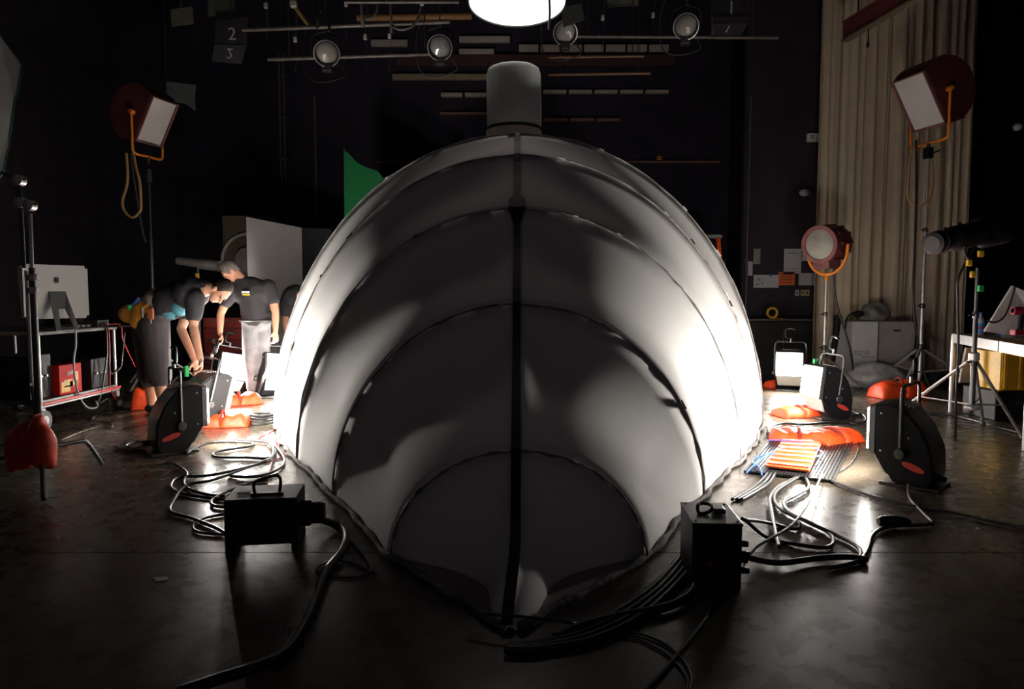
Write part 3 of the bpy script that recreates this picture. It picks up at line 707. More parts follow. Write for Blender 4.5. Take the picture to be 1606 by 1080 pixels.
limb(mb, [(s1, .095), (s1.lerp(e1, .55), .075)]); limb(mb, [(s2, .09), (s2.lerp(e2, .5), .075)])
remesh(mb, 'shirt', black_tee, pc, .012, 5)
mb = MB(); mb.ell(P(463, 506, YC), (.17, .14, .14))
for L in legs: limb(mb, [(L[0], .11), (L[1], .085), (V(L[2].x, L[2].y, .12), .075)])
remesh(mb, 'trousers', navy_m, pc, .012, 4)
hair(hd, fC, uC, dark_hair, pc); eyes(hd, fC, uC, pc)
MB().tube([w1 + V(.032 * math.cos(i * math.pi / 5), .032 * math.sin(i * math.pi / 5), .02) for i in range(10)], .008, 6, closed=True).build('wristwatch', steel, pc, world=True, smooth=True)
for L in legs: shoe(L[2], (.2, -.95), pc)

# ------------------------------------------------------------------ light stands
def tripod(t, c, z_col, r, spread, z_hub, ang0=.3, m=steel, zfoot=.012, n=3, brace=True):
    for k in range(n):
        a_ = ang0 + k * 2 * math.pi / n; d = V(math.cos(a_), math.sin(a_), 0)
        leg = MB().cone(V(0, 0, z_hub), d * spread + V(0, 0, zfoot + .01), r * .75).build('leg', m, t, smooth=True)
        MB().ell(d * spread + V(0, 0, zfoot + .005), (.018, .018, .017)).build('rubber_foot', black_rubber, leg, smooth='all')
        if brace: MB().cone(V(0, 0, z_hub * .42), d * spread * .5 + V(0, 0, z_hub * .5), r * .45, n=8).build('brace', m, t, smooth=True)
    MB().lathe([(r * 1.8, z_hub - .03), (r * 2, z_hub - .02), (r * 2, z_hub + .03), (r * 1.6, z_hub + .04)], n=16).build('collar', dark_steel, t, smooth=True)
def column(t, z0, z1, r, joints=2, m=steel):
    zs = [z0 + (z1 - z0) * i / (joints + 1) for i in range(joints + 2)]
    for i in range(joints + 1):
        rr = r * (1 - .16 * i)
        MB().cone(V(0, 0, zs[i]), V(0, 0, zs[i + 1]), rr).build('pole_section', m, t, smooth=True)
        if i:
            MB().lathe([(rr * 1.3, zs[i] - .03), (rr * 1.6, zs[i] - .02), (rr * 1.6, zs[i] + .02), (rr * 1.3, zs[i] + .03)], n=14).build('joint_collar', dark_steel, t, smooth=True)
            MB().cone(V(0, 0, zs[i]), V(-.07, -.02, zs[i]), .008).build('lock_knob', black_plastic, t)
def soft_light(loc, fwd, label, group='maroon soft lights', flip=1, S=1.0):
    fwd = Vector(fwd).normalized()
    t = thing('soft_light', label, 'light', loc, 0, group)
    M = frame((0, 0, 0), fwd) @ Matrix.Scale(S, 4); hw = .235
    n = 22; prof = [(.17, -.33), (.17, .33)]
    for i in range(n + 1):
        a_ = math.radians(62 + (360 - 124) * i / n); prof.append((-.02 + .385 * math.cos(a_), .385 * math.sin(a_)))
    mb = MB(); mb.prism([(x, -hw, z) for x, z in prof], (0, 2 * hw, 0), M).build('housing', maroon, t, smooth=True)
    for (c, d) in (((.19, 0, .325), (.05, 2 * hw + .02, .018)), ((.19, 0, -.325), (.05, 2 * hw + .02, .018)), ((.19, hw, 0), (.05, .018, .66)), ((.19, -hw, 0), (.05, .018, .66))):
        MB().box(c, d, M, .003).build('front_frame', maroon_light, t)
    MB().box((.178, 0, 0), (.01, 2 * hw - .02, .63), M, .003).build('diffuser', mat('soft light diffuser', (.78, .76, .74), .6, var=.06, scale=3), t)
    MB().prism([(.15, -hw + .02, -.345), (.15, hw - .02, -.345), (-.1, hw - .02, -.41), (-.1, -hw + .02, -.41)], V(0, 0, .02), M).build('base_tray', maroon_light, t)
    # U yoke hanging from the side pivots down to the spigot (world vertical)
    side = fwd.cross(V(0, 0, 1)).normalized(); o_ = V(0, 0, 0)
    s = hw + .04
    pts = [side * s * S + V(0, 0, .02), side * s * S + V(0, 0, -.25), side * s * S + V(0, 0, -.5) * S, side * (s - .06) * S + V(0, 0, -.56) * S, V(0, 0, -.56) * S, -side * (s - .06) * S + V(0, 0, -.56) * S, -side * s * S + V(0, 0, -.5) * S, -side * s * S + V(0, 0, -.25), -side * s * S + V(0, 0, .02)]
    MB().tube(pts, .017, 8).build('yoke', orange, t, smooth=True)
    for k in (-1, 1): MB().cone(side * k * (hw - .01) * S, side * k * (s + .03) * S, .03).build('pivot_knob', orange, t, smooth=True)
    MB().cone(V(0, 0, -.56 * S), V(0, 0, -.66 * S), .022).build('spigot', dark_steel, t, smooth=True)
    return t
def base_thing(name, label, cat, x, y, group=None): return thing(name, label, cat, (x, y, 0), 0, group)
# right tall stand + soft light
yR = 9.0; top = P(1456, 240, yR); sl = P(1457, 163, yR)
st = base_thing('light_stand', 'tall steel light stand in front of the beige curtain, carrying the right soft light', 'light stand', top.x, yR)
column(st, .12, top.z, .026, 2, steel); tripod(st, top, top.z, .024, .75, .55, -.25)
MB().box((0, 0, top.z + .0), (.09, .09, .14), None, .01).build('spigot_receiver', black_metal, st)
MB().cone(V(0, 0, top.z - .02), V(.13, -.03, top.z + .03), .01).build('lock_handle', black_metal, st)
soft_light(V(top.x, yR, top.z + .72), (-.8, -.2, -.5), 'maroon soft light with orange yoke high before the beige curtain', S=1.06)
ob = MB().tube([P(1440, 218, yR - .05), P(1428, 240, yR - .05), P(1424, 285, yR - .05), P(1424, 310, yR - .05), P(1438, 321, yR - .05), P(1455, 317, yR - .05), P(1463, 290, yR), P(1462, 250, yR)], .012); o0 = P(1440, 218, yR)
ob.v = [v - o0 for v in ob.v]; ob = ob.build('lamp_cable', tan_rubber, None, smooth='all'); ob.location = o0; tag(ob, 'tan cable looped below the right soft light', 'cable')
q = [P(1437, 220, yR - .06), P(1437, 300, yR - .06), P(1434, 400, yR - .06), P(1432, 460, yR - .06), P(1437, 520, yR - .04), P(1446, 575, yR), V(top.x + .1, yR - .1, .02)]
ob = MB().tube(q, .014); ob.v = [v - q[0] for v in ob.v]; ob = ob.build('lamp_cable', K, None, smooth='all'); ob.location = q[0]; tag(ob, 'black cable hanging from the right soft light down its stand', 'cable')
# left tall stand + soft light
yL = 9.3; top = P(233, 268, yL)
st = base_thing('light_stand', 'tall thin light stand behind the bending man, carrying the left soft light', 'light stand', top.x, yL)
column(st, .12, top.z, .024, 2, dark_steel); tripod(st, top, top.z, .022, .6, .5, .5)
MB().cone(V(0, 0, top.z - .15), V(0, 0, top.z + .02), .04, .032).build('spigot_receiver', dark_steel, st, smooth=True)
soft_light(V(top.x, yL, top.z + .7), (.8, -.22, -.45), 'maroon soft light with orange yoke high on the left by the dark wall', S=.92)
for (px, m_, lab) in (([(208, 232), (213, 262), (219, 285), (221, 320), (219, 332), (208, 341), (196, 332), (192, 315), (199, 290), (200, 268), (198, 240)], tan_rubber, 'tan cable hanging in a loop below the left soft light'), ([(205, 240), (210, 280), (218, 330), (224, 365), (229, 380)], grey_rubber, 'grey cable running from the left soft light to its stand')):
    q = [P(*p, yL - .1) for p in px]; ob = MB().tube(q, .018 if m_ is tan_rubber else .012); ob.v = [v - q[0] for v in ob.v]; ob = ob.build('lamp_cable', m_, None, smooth='all'); ob.location = q[0]; tag(ob, lab, 'cable')
# fresnel on a middle-height stand
yF = 9.0; top = P(1296, 440, yF)
st = base_thing('light_stand', 'short chromed light stand carrying the maroon fresnel, right of the shell', 'light stand', top.x, yF)
column(st, .12, top.z, .024, 2, steel); tripod(st, top, top.z, .02, .55, .45, .2)
fz = P(1294, 382, yF)
t = thing('fresnel_light', 'round maroon fresnel spotlight with orange yoke, left of the curtain', 'light', (top.x, yF, fz.z))
fw = Vector((-.8, -.58, -.1)).normalized(); M = frame((0, 0, 0), fw) @ Matrix.Rotation(math.pi / 2, 4, 'Y')
MB().lathe([(.0, -.26), (.17, -.26), (.21, -.22), (.225, -.1), (.225, .12), (.235, .13), (.235, .17), (.2, .18), (.2, .165), (.0, .165)], M, 28).build('housing', maroon, t, smooth=True)
for k in range(12):
    a_ = k * math.pi / 6; MB().box((0, 0, 0), (.02, .03, .26), M @ Matrix.Rotation(a_, 4, 'Z') @ Matrix.Translation((.232, 0, -.06)), .003).build('cooling_rib', maroon, t)
MB().lathe([(.19, .15), (.19, .18), (.12, .2), (.0, .21)], M, 28).build('lens', lens_mat, t, smooth=True)
MB().lathe([(.185, .16), (.24, .16), (.24, .2), (.19, .2)], M, 28, True).build('lens_ring', maroon_light, t, smooth=True)
MB().box((0, 0, -.26), (.28, .22, .12), frame((0, 0, 0), V(fw.x, fw.y, 0)), .01).build('lamp_base', maroon_light, t)
side = fw.cross(V(0, 0, 1)).normalized(); pts = [side * .27 * math.cos(math.pi * i / 12) + V(0, 0, -.02 - .37 * math.sin(math.pi * i / 12) ** .8) for i in range(13)]
MB().tube(pts, .02, 8).build('yoke', orange, t, smooth=True)
MB().cone(V(0, 0, -.38), V(0, 0, -.47), .022).build('spigot', orange, t)
q = [P(1308, 410, yF - .02), P(1308, 450, yF), P(1316, 490, yF), P(1327, 525, yF), P(1336, 560, yF), G(1338, 600)]
ob = MB().tube(q, .013); ob.v = [v - q[0] for v in ob.v]; ob = ob.build('lamp_cable', K, None, smooth='all'); ob.location = q[0]; tag(ob, 'black cable hanging from the maroon fresnel in front of the curtain', 'cable')
# right tripod + black profile spot
yT = 5.6; cb = P(1524, 640, yT); top = P(1526, 420, yT)
st = base_thing('light_stand', 'steel tripod stand on the far right, splayed legs beside the table', 'light stand', cb.x, yT)
column(st, cb.z, top.z, .022, 2, dark_steel)
hub = P(1524, 560, yT).z
for (fx, fy) in ((1604, 690), (1390, 662), (1560, 640)):
    f_ = G(fx, fy) - V(cb.x, yT, 0)
    if f_.length > 1.3: f_ = f_.normalized() * 1.1
    f_.z = .02
    lg = MB().cone(V(0, 0, hub), f_, .014).build('leg', steel, st, smooth=True); MB().ell(f_ + V(0, 0, .0), (.022, .022, .02)).build('rubber_foot', black_rubber, lg, smooth='all')
    MB().cone(V(0, 0, cb.z + .03), f_.lerp(V(0, 0, hub), .42), .007, n=8).build('brace', steel, st)
MB().lathe([(.03, hub - .03), (.04, hub - .02), (.04, hub + .03), (.03, hub + .04)], n=16).build('collar', steel, st, smooth=True)
MB().lathe([(.05, cb.z - .01), (.055, cb.z), (.055, cb.z + .015), (.03, cb.z + .03)], n=16).build('lower_collar', steel, st, smooth=True)
for (px, py, m_) in ((1520, 412, yellow), (1538, 398, yellow), (1526, 430, yellow), (1538, 452, green_tape)):
    MB().box(P(px, py, yT - .04), (.04, .03, .05), None, .006).build('tape_tag', m_, st, world=True)
t = thing('profile_spot', 'long black profile spotlight lying level on the far right tripod', 'light', P(1526, 405, yT))
a_ = P(1462, 382, yT - .2); c_ = P(1580, 355, yT + .35); d = (c_ - a_).normalized(); M = frame(a_, d) @ Matrix.Rotation(math.pi / 2, 4, 'Y'); Lg = (c_ - a_).length
blk = mat('matt black enamel', (.02, .016, .02), .6, var=.2)
MB().lathe([(.06, 0), (.085, .01), (.085, .06), (.07, .07), (.07, .22), (.085, .24), (.1, .3), (.1, Lg * .6), (.13, Lg * .65), (.13, Lg * .92), (.09, Lg)], M, 24).build('barrel', blk, t, world=True, smooth=True)
MB().lathe([(.0, -.004), (.06, -.004), (.06, .01), (.0, .012)], M, 20).build('lens', mat('dark lens', (.05, .045, .04), .3), t, world=True, smooth=True)
MB().lathe([(.082, .07), (.092, .08), (.092, .11), (.082, .12)], M, 20).build('focus_ring', yellow if False else dark_steel, t, world=True, smooth=True)
MB().tube([P(1512, 372, yT - .1), P(1514, 398, yT - .1), P(1526, 408, yT), P(1540, 396, yT + .15), P(1540, 370, yT + .2)], .012).build('yoke', blk, t, world=True, smooth=True)
for px, py in ((1482, 360), (1505, 352)): MB().cone(P(px, py + 8, yT - .06), P(px, py - 4, yT - .06), .012).build('shutter_knob', blk, t, world=True)
q = [P(1540, 372, yT + .1), P(1505, 430, yT), P(1502, 470, yT + .05), P(1503, 540, yT + .05), P(1500, 610, yT + .05), G(1498, 690)]
ob = MB().tube(q, .01); ob.v = [v - q[0] for v in ob.v]; ob = ob.build('lamp_cable', K, None, smooth='all'); ob.location = q[0]; tag(ob, 'thin black cable hanging from the profile spot past the table corner', 'cable')

# ------------------------------------------------------------------ left C-stand with reflector
cs = G(64, 742); cs.y = 4.45; cs.x = P(60, 700, 4.45).x
st = base_thing('c_stand', 'steel stand with bent turtle legs at the far left, orange sandbag on its leg', 'light stand', cs.x, cs.y)
def W(p): return p - V(cs.x, cs.y, 0)
zl = .26
MB().tube([W(P(64, 700, cs.y)), W(P(66, 715, cs.y - .1)), W(V(G(69, 788).x, G(69, 788).y, .02))], .015, smooth=3).build('leg', dark_steel, st, smooth=True)
MB().tube([W(P(62, 703, cs.y)), W(P(100, 697, cs.y + .15)), W(P(126, 692, cs.y + .25)), W(P(138, 695, cs.y + .3)), W(V(G(161, 732).x, G(161, 732).y, .02))], .015, smooth=4).build('leg', dark_steel, st, smooth=True)
MB().tube([W(P(62, 706, cs.y)), W(P(20, 716, cs.y + .05)), W(P(-10, 722, cs.y + .1)), W(V(P(-60, 722, cs.y).x, cs.y + .1, .02))], .015, smooth=4).build('leg', dark_steel, st, smooth=True)
MB().cone(W(P(64, 708, cs.y)), W(P(50, 420, cs.y)), .022, .019).build('pole_section', dark_steel, st, smooth=True)
MB().cone(W(P(50, 425, cs.y)), W(P(47, 335, cs.y)), .012).build('pole_section', steel, st, smooth=True)
MB().cone(W(P(42, 425, cs.y + .06)), W(P(50, 600, cs.y + .06)), .013).build('riser', steel, st, smooth=True)
MB().cone(W(P(50, 605, cs.y + .06)), W(P(62, 680, cs.y + .02)), .012).build('riser', dark_steel, st, smooth=True)
MB().cone(W(P(38, 420, cs.y)), W(P(31, 280, cs.y)), .011).build('grip_arm', dark_steel, st, smooth=True)
for (px, py) in ((33, 318), (47, 322), (30, 283)):
    c_ = W(P(px, py, cs.y)); MB().lathe([(.02, -.03), (.034, -.025), (.034, .025), (.02, .03)], Matrix.Translation(c_) @ Matrix.Rotation(math.pi / 2, 4, 'X'), 16).build('grip_head', steel, st, smooth=True)
    MB().cone(c_, c_ + V(.06, -.02, .01), .008).build('grip_knob', dark_steel, st)
MB().cone(W(P(33, 320, cs.y)), W(P(47, 322, cs.y)), .014).build('grip_link', dark_steel, st)
MB().cone(W(P(31, 283, cs.y)), W(P(2, 270, cs.y)), .01).build('board_arm', dark_steel, st, smooth=True)
for py in (435, 455): MB().lathe([(.024, -.02), (.034, -.015), (.034, .015), (.024, .02)], Matrix.Translation(W(P(51, py, cs.y))), 14).build('joint_collar', steel, st, smooth=True)
t = thing('reflector_board', 'large white reflector board cut off by the left frame edge', 'reflector', P(-20, 285, 4.5))
poly = [P(-90, 20, 4.25), P(-3, 52, 4.5), P(33, 101, 4.6), P(25, 151, 4.6), P(22, 152, 4.6), P(11, 232, 4.6), P(3, 272, 4.58), P(-30, 300, 4.5), P(-90, 300, 4.3)]
MB().prism(poly, (.0, .012, 0)).build('board', white_board, t, world=True)
MB().tube([p + V(.0, .006, 0) for p in poly], .007, 6, closed=True, smooth=0).build('edge_trim', mat('green edge', (.02, .1, .07), .5), t, world=True)
sb = sandbag('sandbag', 'orange sandbag slung over the leg of the far left stand', P(60, 690, 4.35), .2, .11, .12, .16, two=None, z=P(60, 712, 4.35).z - .05)
mb = MB(); mb.ell((-.095, -.01, .09), (.1, .085, .14), None, 3); mb.ell((.05, -.04, .1), (.085, .08, .14), None, 3); mb.ell((-.02, -.02, .15), (.13, .075, .12), None, 3); mb.cone((-.12, -.01, .08), (-.17, -.02, -.06), .08, .02); mb.cone((.07, -.04, .06), (.12, -.05, -.03), .07, .02); mb.cone((0, -.02, .2), (.02, -.02, .3), .07, .03)
o_ = remesh(MB().add([Vector(v) + sb.location for v in mb.v], mb.f), 'hanging_pouch', mat('red orange vinyl', (.7, .06, .02), .55, var=.2, scale=12, bump=.3), sb, .012, 3)

# ------------------------------------------------------------------ cart with computer
ct = thing('equipment_cart', 'steel cart with red-edged lower shelf and casters, left wall', 'cart', (-4.6, 6.8, 0))
x1, x0, y0, y1 = -4.2, -5.3, 6.2, 7.45
def bx(name, a, b, m, par=ct, bev=.004, **k):
    a = Vector(a); b = Vector(b); return MB().box((a + b) / 2, (abs(b.x - a.x), abs(b.y - a.y), abs(b.z - a.z)), None, bev).build(name, m, par, world=True, **k)
cart_grey = mat('grey laminate', (.16, .16, .15), .6, spec=.2)
bx('top_shelf', (x0, y0, .855), (x1, y1, .885), cart_grey); bx('lower_shelf', (x0, y0, .235), (x1 - .012, y1, .27), dark_steel)
bx('shelf_edge', (x1 - .01, y0, .225), (x1 + .012, y1 + .02, .25), red_paint, label='red shelf edge'); bx('shelf_lip', (x1 - .01, y0, .205), (x1 + .01, y1, .223), steel)
bx('top_rail', (x0, y0 - .015, .86), (x1, y0, .89), mat('tan edge', (.35, .28, .18), .5))
for (x, y) in ((x1 - .02, y0 + .03), (x1 - .02, y1 - .03), (x0 + .03, y0 + .03), (x0 + .03, y1 - .03)):
    MB().cone(V(x, y, .18), V(x, y, .86), .016).build('post', steel, ct, world=True, smooth=True)
    big = y < 6.5
    rw = .09 if big else .065
    c_ = MB().lathe([(.0, -.018), (rw, -.018), (rw, .018), (.0, .018)], Matrix.Translation((x + .02, y, rw)) @ Matrix.Rotation(math.pi / 2, 4, 'Y'), 20).build('caster', black_rubber, ct, world=True, smooth=True)
    MB().lathe([(.0, -.022), (rw * .5, -.022), (rw * .5, .022), (.0, .022)], Matrix.Translation((x + .02, y, rw)) @ Matrix.Rotation(math.pi / 2, 4, 'Y'), 16).build('caster_hub', steel, c_, world=True, smooth=True)
    MB().box((x, y, .17), (.05, .06, .06), None, .006).build('caster_fork', steel, ct, world=True)
# computer, seen from behind
cy = 6.6; cc = P(90, 508, cy)
pc_ = thing('desktop_computer', 'silver all-in-one desktop computer seen from behind on the cart', 'computer', (cc.x, cy, .885), math.radians(57))
alu = mat('brushed aluminium', (.72, .72, .71), .4, .15, var=.04, scale=3)
bm = bmesh.new(); bmesh.ops.create_cube(bm, size=1)
for v in bm.verts: v.co = Vector((v.co.x * .56, v.co.y * .035, v.co.z * .5 + .36))
bmesh.ops.bevel(bm, geom=[e for e in bm.edges if abs(e.verts[0].co.y - e.verts[1].co.y) > .01], offset=.025, segments=4, affect='EDGES')
MB().bm(bm).build('case', alu, pc_, smooth=True)
foot_m = mat('grey aluminium', (.2, .2, .2), .4, .6)
ft = MB(); ft.prism([(-.07, -.03, .36), (.07, -.03, .36), (.1, -.2, .012), (.06, -.2, .012), (.03, -.1, .2), (-.03, -.1, .2), (-.06, -.2, .012), (-.1, -.2, .012)], (0, .012, .004)); ft.build('stand_arm', foot_m, pc_)
MB().box((0, -.09, .006), (.22, .24, .012), None, .004).build('stand_base', foot_m, pc_)
lg = [(.0, .022), (.012, .026), (.022, .018), (.016, .004), (.022, -.01), (.01, -.028), (0, -.024), (-.01, -.028), (-.024, -.006), (-.02, .018), (-.01, .026)]
MB().prism([(x * 1.0, -.0178, .47 + z) for x, z in lg], (0, -.002, 0)).build('emblem', black_plastic, pc_, label='dark fruit emblem'); MB().prism([(.002, -.0178, .5), (.014, -.0178, .512), (.012, -.0178, .5)], (0, -.002, 0)).build('emblem_leaf', black_plastic, pc_)
t = thing('foam_board', 'narrow white board edge leaning beside the computer on the cart', 'board', P(33, 490, 6.4))
MB().prism([P(27, 418, 6.4), P(32, 417, 6.4), P(38, 496, 6.4), P(34, 498, 6.4)], (0, .3, 0)).build('board', white_board, t, world=True)
# clutter on the cart
t = thing('printed_carton', 'red and yellow carton standing on the lower shelf of the cart', 'box', (x1 - .12, 6.75, .27))
MB().box((0, 0, .14), (.1, .34, .28), Matrix.Rotation(-.0, 4, 'Z'), .003).build('carton', mat('red carton', (.6, .03, .025), .6, var=.15, scale=6, spec=.1), t)
for (yy, z0_, dy, dz, m_) in ((.04, .09, .12, .05, yellow), (-.04, .1, .14, .07, yellow), (.09, .14, .05, .12, yellow), (-.13, .07, .04, .1, yellow), (-.06, .05, .09, .06, yellow)): MB().box((.051, yy, z0_), (.003, dy, dz)).build('printed_patch', m_, t)
for k in range(5): MB().box((.053, -.045 + .024 * k, .19 + .004 * k), (.003, .017, .035)).build('printed_letter', mat('white print', (.75, .75, .75), .7), t)
def gadget(label, c, d, m, cat='equipment', knobs=3):
    t = thing('electronics_box', label, cat, c); MB().box((0, 0, d[2] / 2), d, None, .006).build('case', m, t)
    MB().box((d[0] / 2 + .001, 0, d[2] / 2), (.004, d[1] * .8, d[2] * .7), None, .001).build('face_plate', black_plastic, t)
    for k in range(knobs): MB().cone((d[0] / 2, (k - 1) * d[1] * .25, d[2] * .5), (d[0] / 2 + .015, (k - 1) * d[1] * .25, d[2] * .5), .01).build('knob', steel, t)
    return t
gadget('flat dark device lying under the computer stand on the cart', V(-4.36, 6.95, .886), (.2, .3, .035), cart_grey)
gadget('small dark box with knobs at the right end of the cart top', V(-4.32, 7.3, .886), (.14, .2, .07), dark_steel)
gadget('tall black box on the cart behind the small devices', V(-4.62, 7.25, .886), (.2, .3, .24), black_plastic)
gadget('black electronics crate on the lower cart shelf at the far end', V(-4.4, 7.2, .27), (.3, .3, .3), black_plastic)
gadget('black amplifier on the lower cart shelf at the near end', V(-4.5, 6.4, .27), (.35, .3, .4), black_plastic)
for (px, r, m_, lab) in (
    ([(110, 508), (118, 515), (119, 540), (116, 560), (117, 590), (124, 620), (135, 637), (146, 640), (153, 636), (150, 628)], .009, mat('white cable', (.55, .55, .54), .4), 'white cable looping down from the computer in front of the cart'),
    ([(168, 512), (168, 545), (166, 570), (160, 610), (155, 632), (168, 625), (172, 634)], .009, GR, 'grey cable hanging from the cart top to the lower shelf'),
    ([(180, 510), (172, 545), (172, 580), (174, 612), (186, 632)], .007, red_rubber, 'red cable hanging at the right end of the cart'),
    ([(185, 510), (192, 530), (200, 550), (212, 575)], .006, red_rubber, 'thin red cable sagging from the cart behind the shorts'),
    ([(165, 570), (172, 580), (182, 582), (190, 574), (192, 556), (196, 520)], .008, GR, 'grey cable swagged under the right end of the cart top'),
    ([(62, 503), (80, 506), (105, 512), (130, 510), (160, 508)], .008, K, 'black cable lying along the cart top behind the computer')):
    q = [P(*p, 4.165 * F / (CX - p[0])) for p in px]; q[0] = V(-4.3, q[0].y, .9); q.insert(1, V(-4.19, q[1].y, .9))
    if 'lying along' in lab: q = [V(P(p[0], 510, 6.6).x * 1.0 - .0, 6.45 + .008 * (p[0] - 60), .9) for p in px]
    ob = MB().tube(q, r); ob.v = [v - q[0] for v in ob.v]; ob = ob.build('hanging_cable', m_, None, smooth='all'); ob.location = q[0]; tag(ob, lab, 'cable', 'cables on the cart')

# ------------------------------------------------------------------ background left
yv = 10.4; a_ = P(386, 340, yv); c_ = P(473, 357, yv + .35)
t = thing('white_flat', 'tall white box flat standing behind the standing man', 'flat', ((a_.x + c_.x) / 2, yv + .2, 0))
pp = [V(a_.x, yv, 0), V(c_.x, yv + .35, 0), V(c_.x + .35, yv + .75, 0), V(a_.x + .35, yv + .5, 0)]
zt_ = a_.z
MB().prism([pp[0], pp[1], V(pp[1].x, pp[1].y, c_.z), V(pp[0].x, pp[0].y, a_.z)], (.01, .03, 0)).build('front_panel', white_board, t, world=True)
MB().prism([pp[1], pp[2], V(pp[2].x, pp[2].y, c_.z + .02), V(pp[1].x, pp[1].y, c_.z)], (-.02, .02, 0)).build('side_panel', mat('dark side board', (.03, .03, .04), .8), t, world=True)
for zz in (.62, .5): 
    h_ = P(478, 418 if zz == .62 else 440, yv + .5); MB().box(h_, (.06, .05, .14), None, .01).build('latch', steel, t, world=True)
t = thing('olive_board', 'olive board with a round ring fixed on it, behind the white flat', 'board', (P(380, 500, 11.3).x, 11.3, 0))
a_ = P(348, 338, 11.3); c_ = P(436, 338, 11.3); MB().box(((a_.x + c_.x) / 2, 11.33, a_.z / 2), (c_.x - a_.x, .04, a_.z)).build('board', mat('olive paint', (.1, .085, .05), .8), t, world=True)
rc = P(390, 408, 11.25); Mr = Matrix.Translation(rc) @ Matrix.Rotation(math.pi / 2, 4, 'X')
MB().tube([rc + V(.42 * math.cos(i * math.pi / 16), 0, .42 * math.sin(i * math.pi / 16)) for i in range(32)], .025, 8, closed=True, smooth=0).build('ring', mat('pale ring', (.4, .38, .33), .6), t, world=True, smooth=True)
MB().lathe([(.0, 0), (.22, 0), (.2, .06), (.0, .08)], Mr, 24).build('round_cover', mat('grey cover', (.22, .21, .19), .6), t, world=True, smooth=True)
t = thing('tube_spotlight', 'grey tubular spotlight lying level behind the bending man', 'light', (P(310, 412, 9.6).x, 9.6, 0))
a_ = P(278, 408, 9.6); c_ = P(344, 417, 9.6); M = frame(a_, c_ - a_) @ Matrix.Rotation(math.pi / 2, 4, 'Y'); Lg = (c_ - a_).length
MB().lathe([(.05, 0), (.06, .02), (.06, Lg * .5), (.075, Lg * .55), (.075, Lg)], M, 18).build('barrel', mat('grey enamel', (.16, .15, .15), .5), t, world=True, smooth=True)
z_ = P(310, 418, 9.6).z; MB().cone(V(0, 0, .3), V(0, 0, z_), .018).build('pole', dark_steel, t, smooth=True)
MB().box((0, -.02, z_ - .13), (.04, .04, .08), None, .005).build('tape_tag', yellow, t)
for k in range(3): MB().cone(V(0, 0, .45), V(.5 * math.cos(k * 2.1), .5 * math.sin(k * 2.1), .015), .014).build('leg', dark_steel, t, smooth=True)
t = thing('tool_chest', 'dark red tool chest with drawers between the two men', 'chest', (P(362, 560, 10).x, 10, 0))
MB().box((0, 0, .45), (.6, .4, .9), None, .01).build('case', mat('dark red enamel', (.12, .016, .016), .5), t)
for z_ in (.14, .32, .5, .68, .84):
    d_ = MB().box((0, -.205, z_), (.54, .02, .13), None, .004).build('drawer', mat('red drawer', (.2, .025, .02), .45), t); MB().box((0, -.222, z_ + .03), (.4, .015, .015)).build('handle', dark_steel, d_)
# green cloth
t = thing('green_screen', 'bright green cloth flag hanging behind the left shoulder of the shell', 'screen', P(540, 345, 10.9))
pts = [(540, 235), (548, 242), (560, 255), (576, 263), (592, 268), (600, 278), (612, 286), (640, 300), (640, 420), (540, 420)]
MB().prism([P(x, y, 10.9) for x, y in pts], (0, .02, 0)).build('cloth', green, t, world=True)
MB().cone(P(540, 232, 10.92), V(P(540, 232, 10.92).x, 10.92, .0), .015).build('edge_pole', dark_steel, t, world=True)
# grey flag upper left
t = thing('grey_flag', 'small grey cloth flag hanging behind the left soft light', 'flag', P(285, 148, 11))
vs = [P(261, 128, 11), P(285, 130, 11.02), P(307, 133, 11), P(305, 152, 11), P(306, 174, 11.03), P(290, 162, 11.01), P(275, 160, 11), P(261, 164, 11)]
MB().prism(vs, (0, .02, 0)).build('cloth', mat('grey green cloth', (.13, .15, .14), .8, var=.15), t, world=True); MB().cone(P(261, 128, 11.02), V(P(261, 128, 11).x, 11.02, ZT - .02), .008).build('hanger', dark_steel, t, world=True)
MB().tube([V(-.02, -.1, .2), V(-.01, -.07, .27), V(0.01, .0, .3), V(.02, .07, .22)], .012, 6).build('strap', mat('dark strap', (.25, .02, .01), .7), sb, smooth=True)

# ------------------------------------------------------------------ curtain and right background
yc = 10.6; xa = P(1282, 300, yc).x; xb = P(1527, 300, yc).x
t = thing('curtain', 'tall pleated beige curtain hanging on the right', 'curtain', ((xa + xb) / 2, yc, 0))
mb = MB(); n = 220; vs = []; fs = []; rnd = random.Random(2)
cen = sorted(rnd.uniform(0, 1) for _ in range(26))
def fold(u, z):
    s = 0
    for i, c_ in enumerate(cen):
        wd = .008 + .014 * ((i * 37) % 10) / 10; uu = u + .003 * math.sin(z * 1.1 + i)
        s += (.05 + .05 * ((i * 53) % 7) / 7) * math.exp(-((uu - c_) / wd) ** 2)
    return s
zs = [0.03, 1, 2, 3, 4, 5, 6, 6.9]
for layer in (0, 1):
    for z in zs:
        for i in range(n + 1):
            u = i / n; vs.append(V(xa + (xb - xa) * u, yc + .05 * math.sin(u * 9) + fold(u, z) + .015 * math.sin(u * 70) + layer * .012, z))
N = n + 1; H_ = len(zs)
for j in range(H_ - 1):
    for i in range(n):
        a0 = j * N + i; fs.append((a0, a0 + 1, a0 + N + 1, a0 + N)); b0 = a0 + N * H_; fs.append((b0, b0 + N, b0 + N + 1, b0 + 1))
    for i in (0, n): a0 = j * N + i; fs.append((a0, a0 + N, a0 + N + N * H_, a0 + N * H_))
mb.add(vs, fs).build('cloth', mat('beige drape', (.62, .51, .38), .9, var=.06, scale=4), t, world=True, smooth='all')
MB().cone(V(xa - .1, yc + .06, 6.92), V(xb + .1, yc + .06, 6.92), .03).build('track', dark_steel, t, world=True)
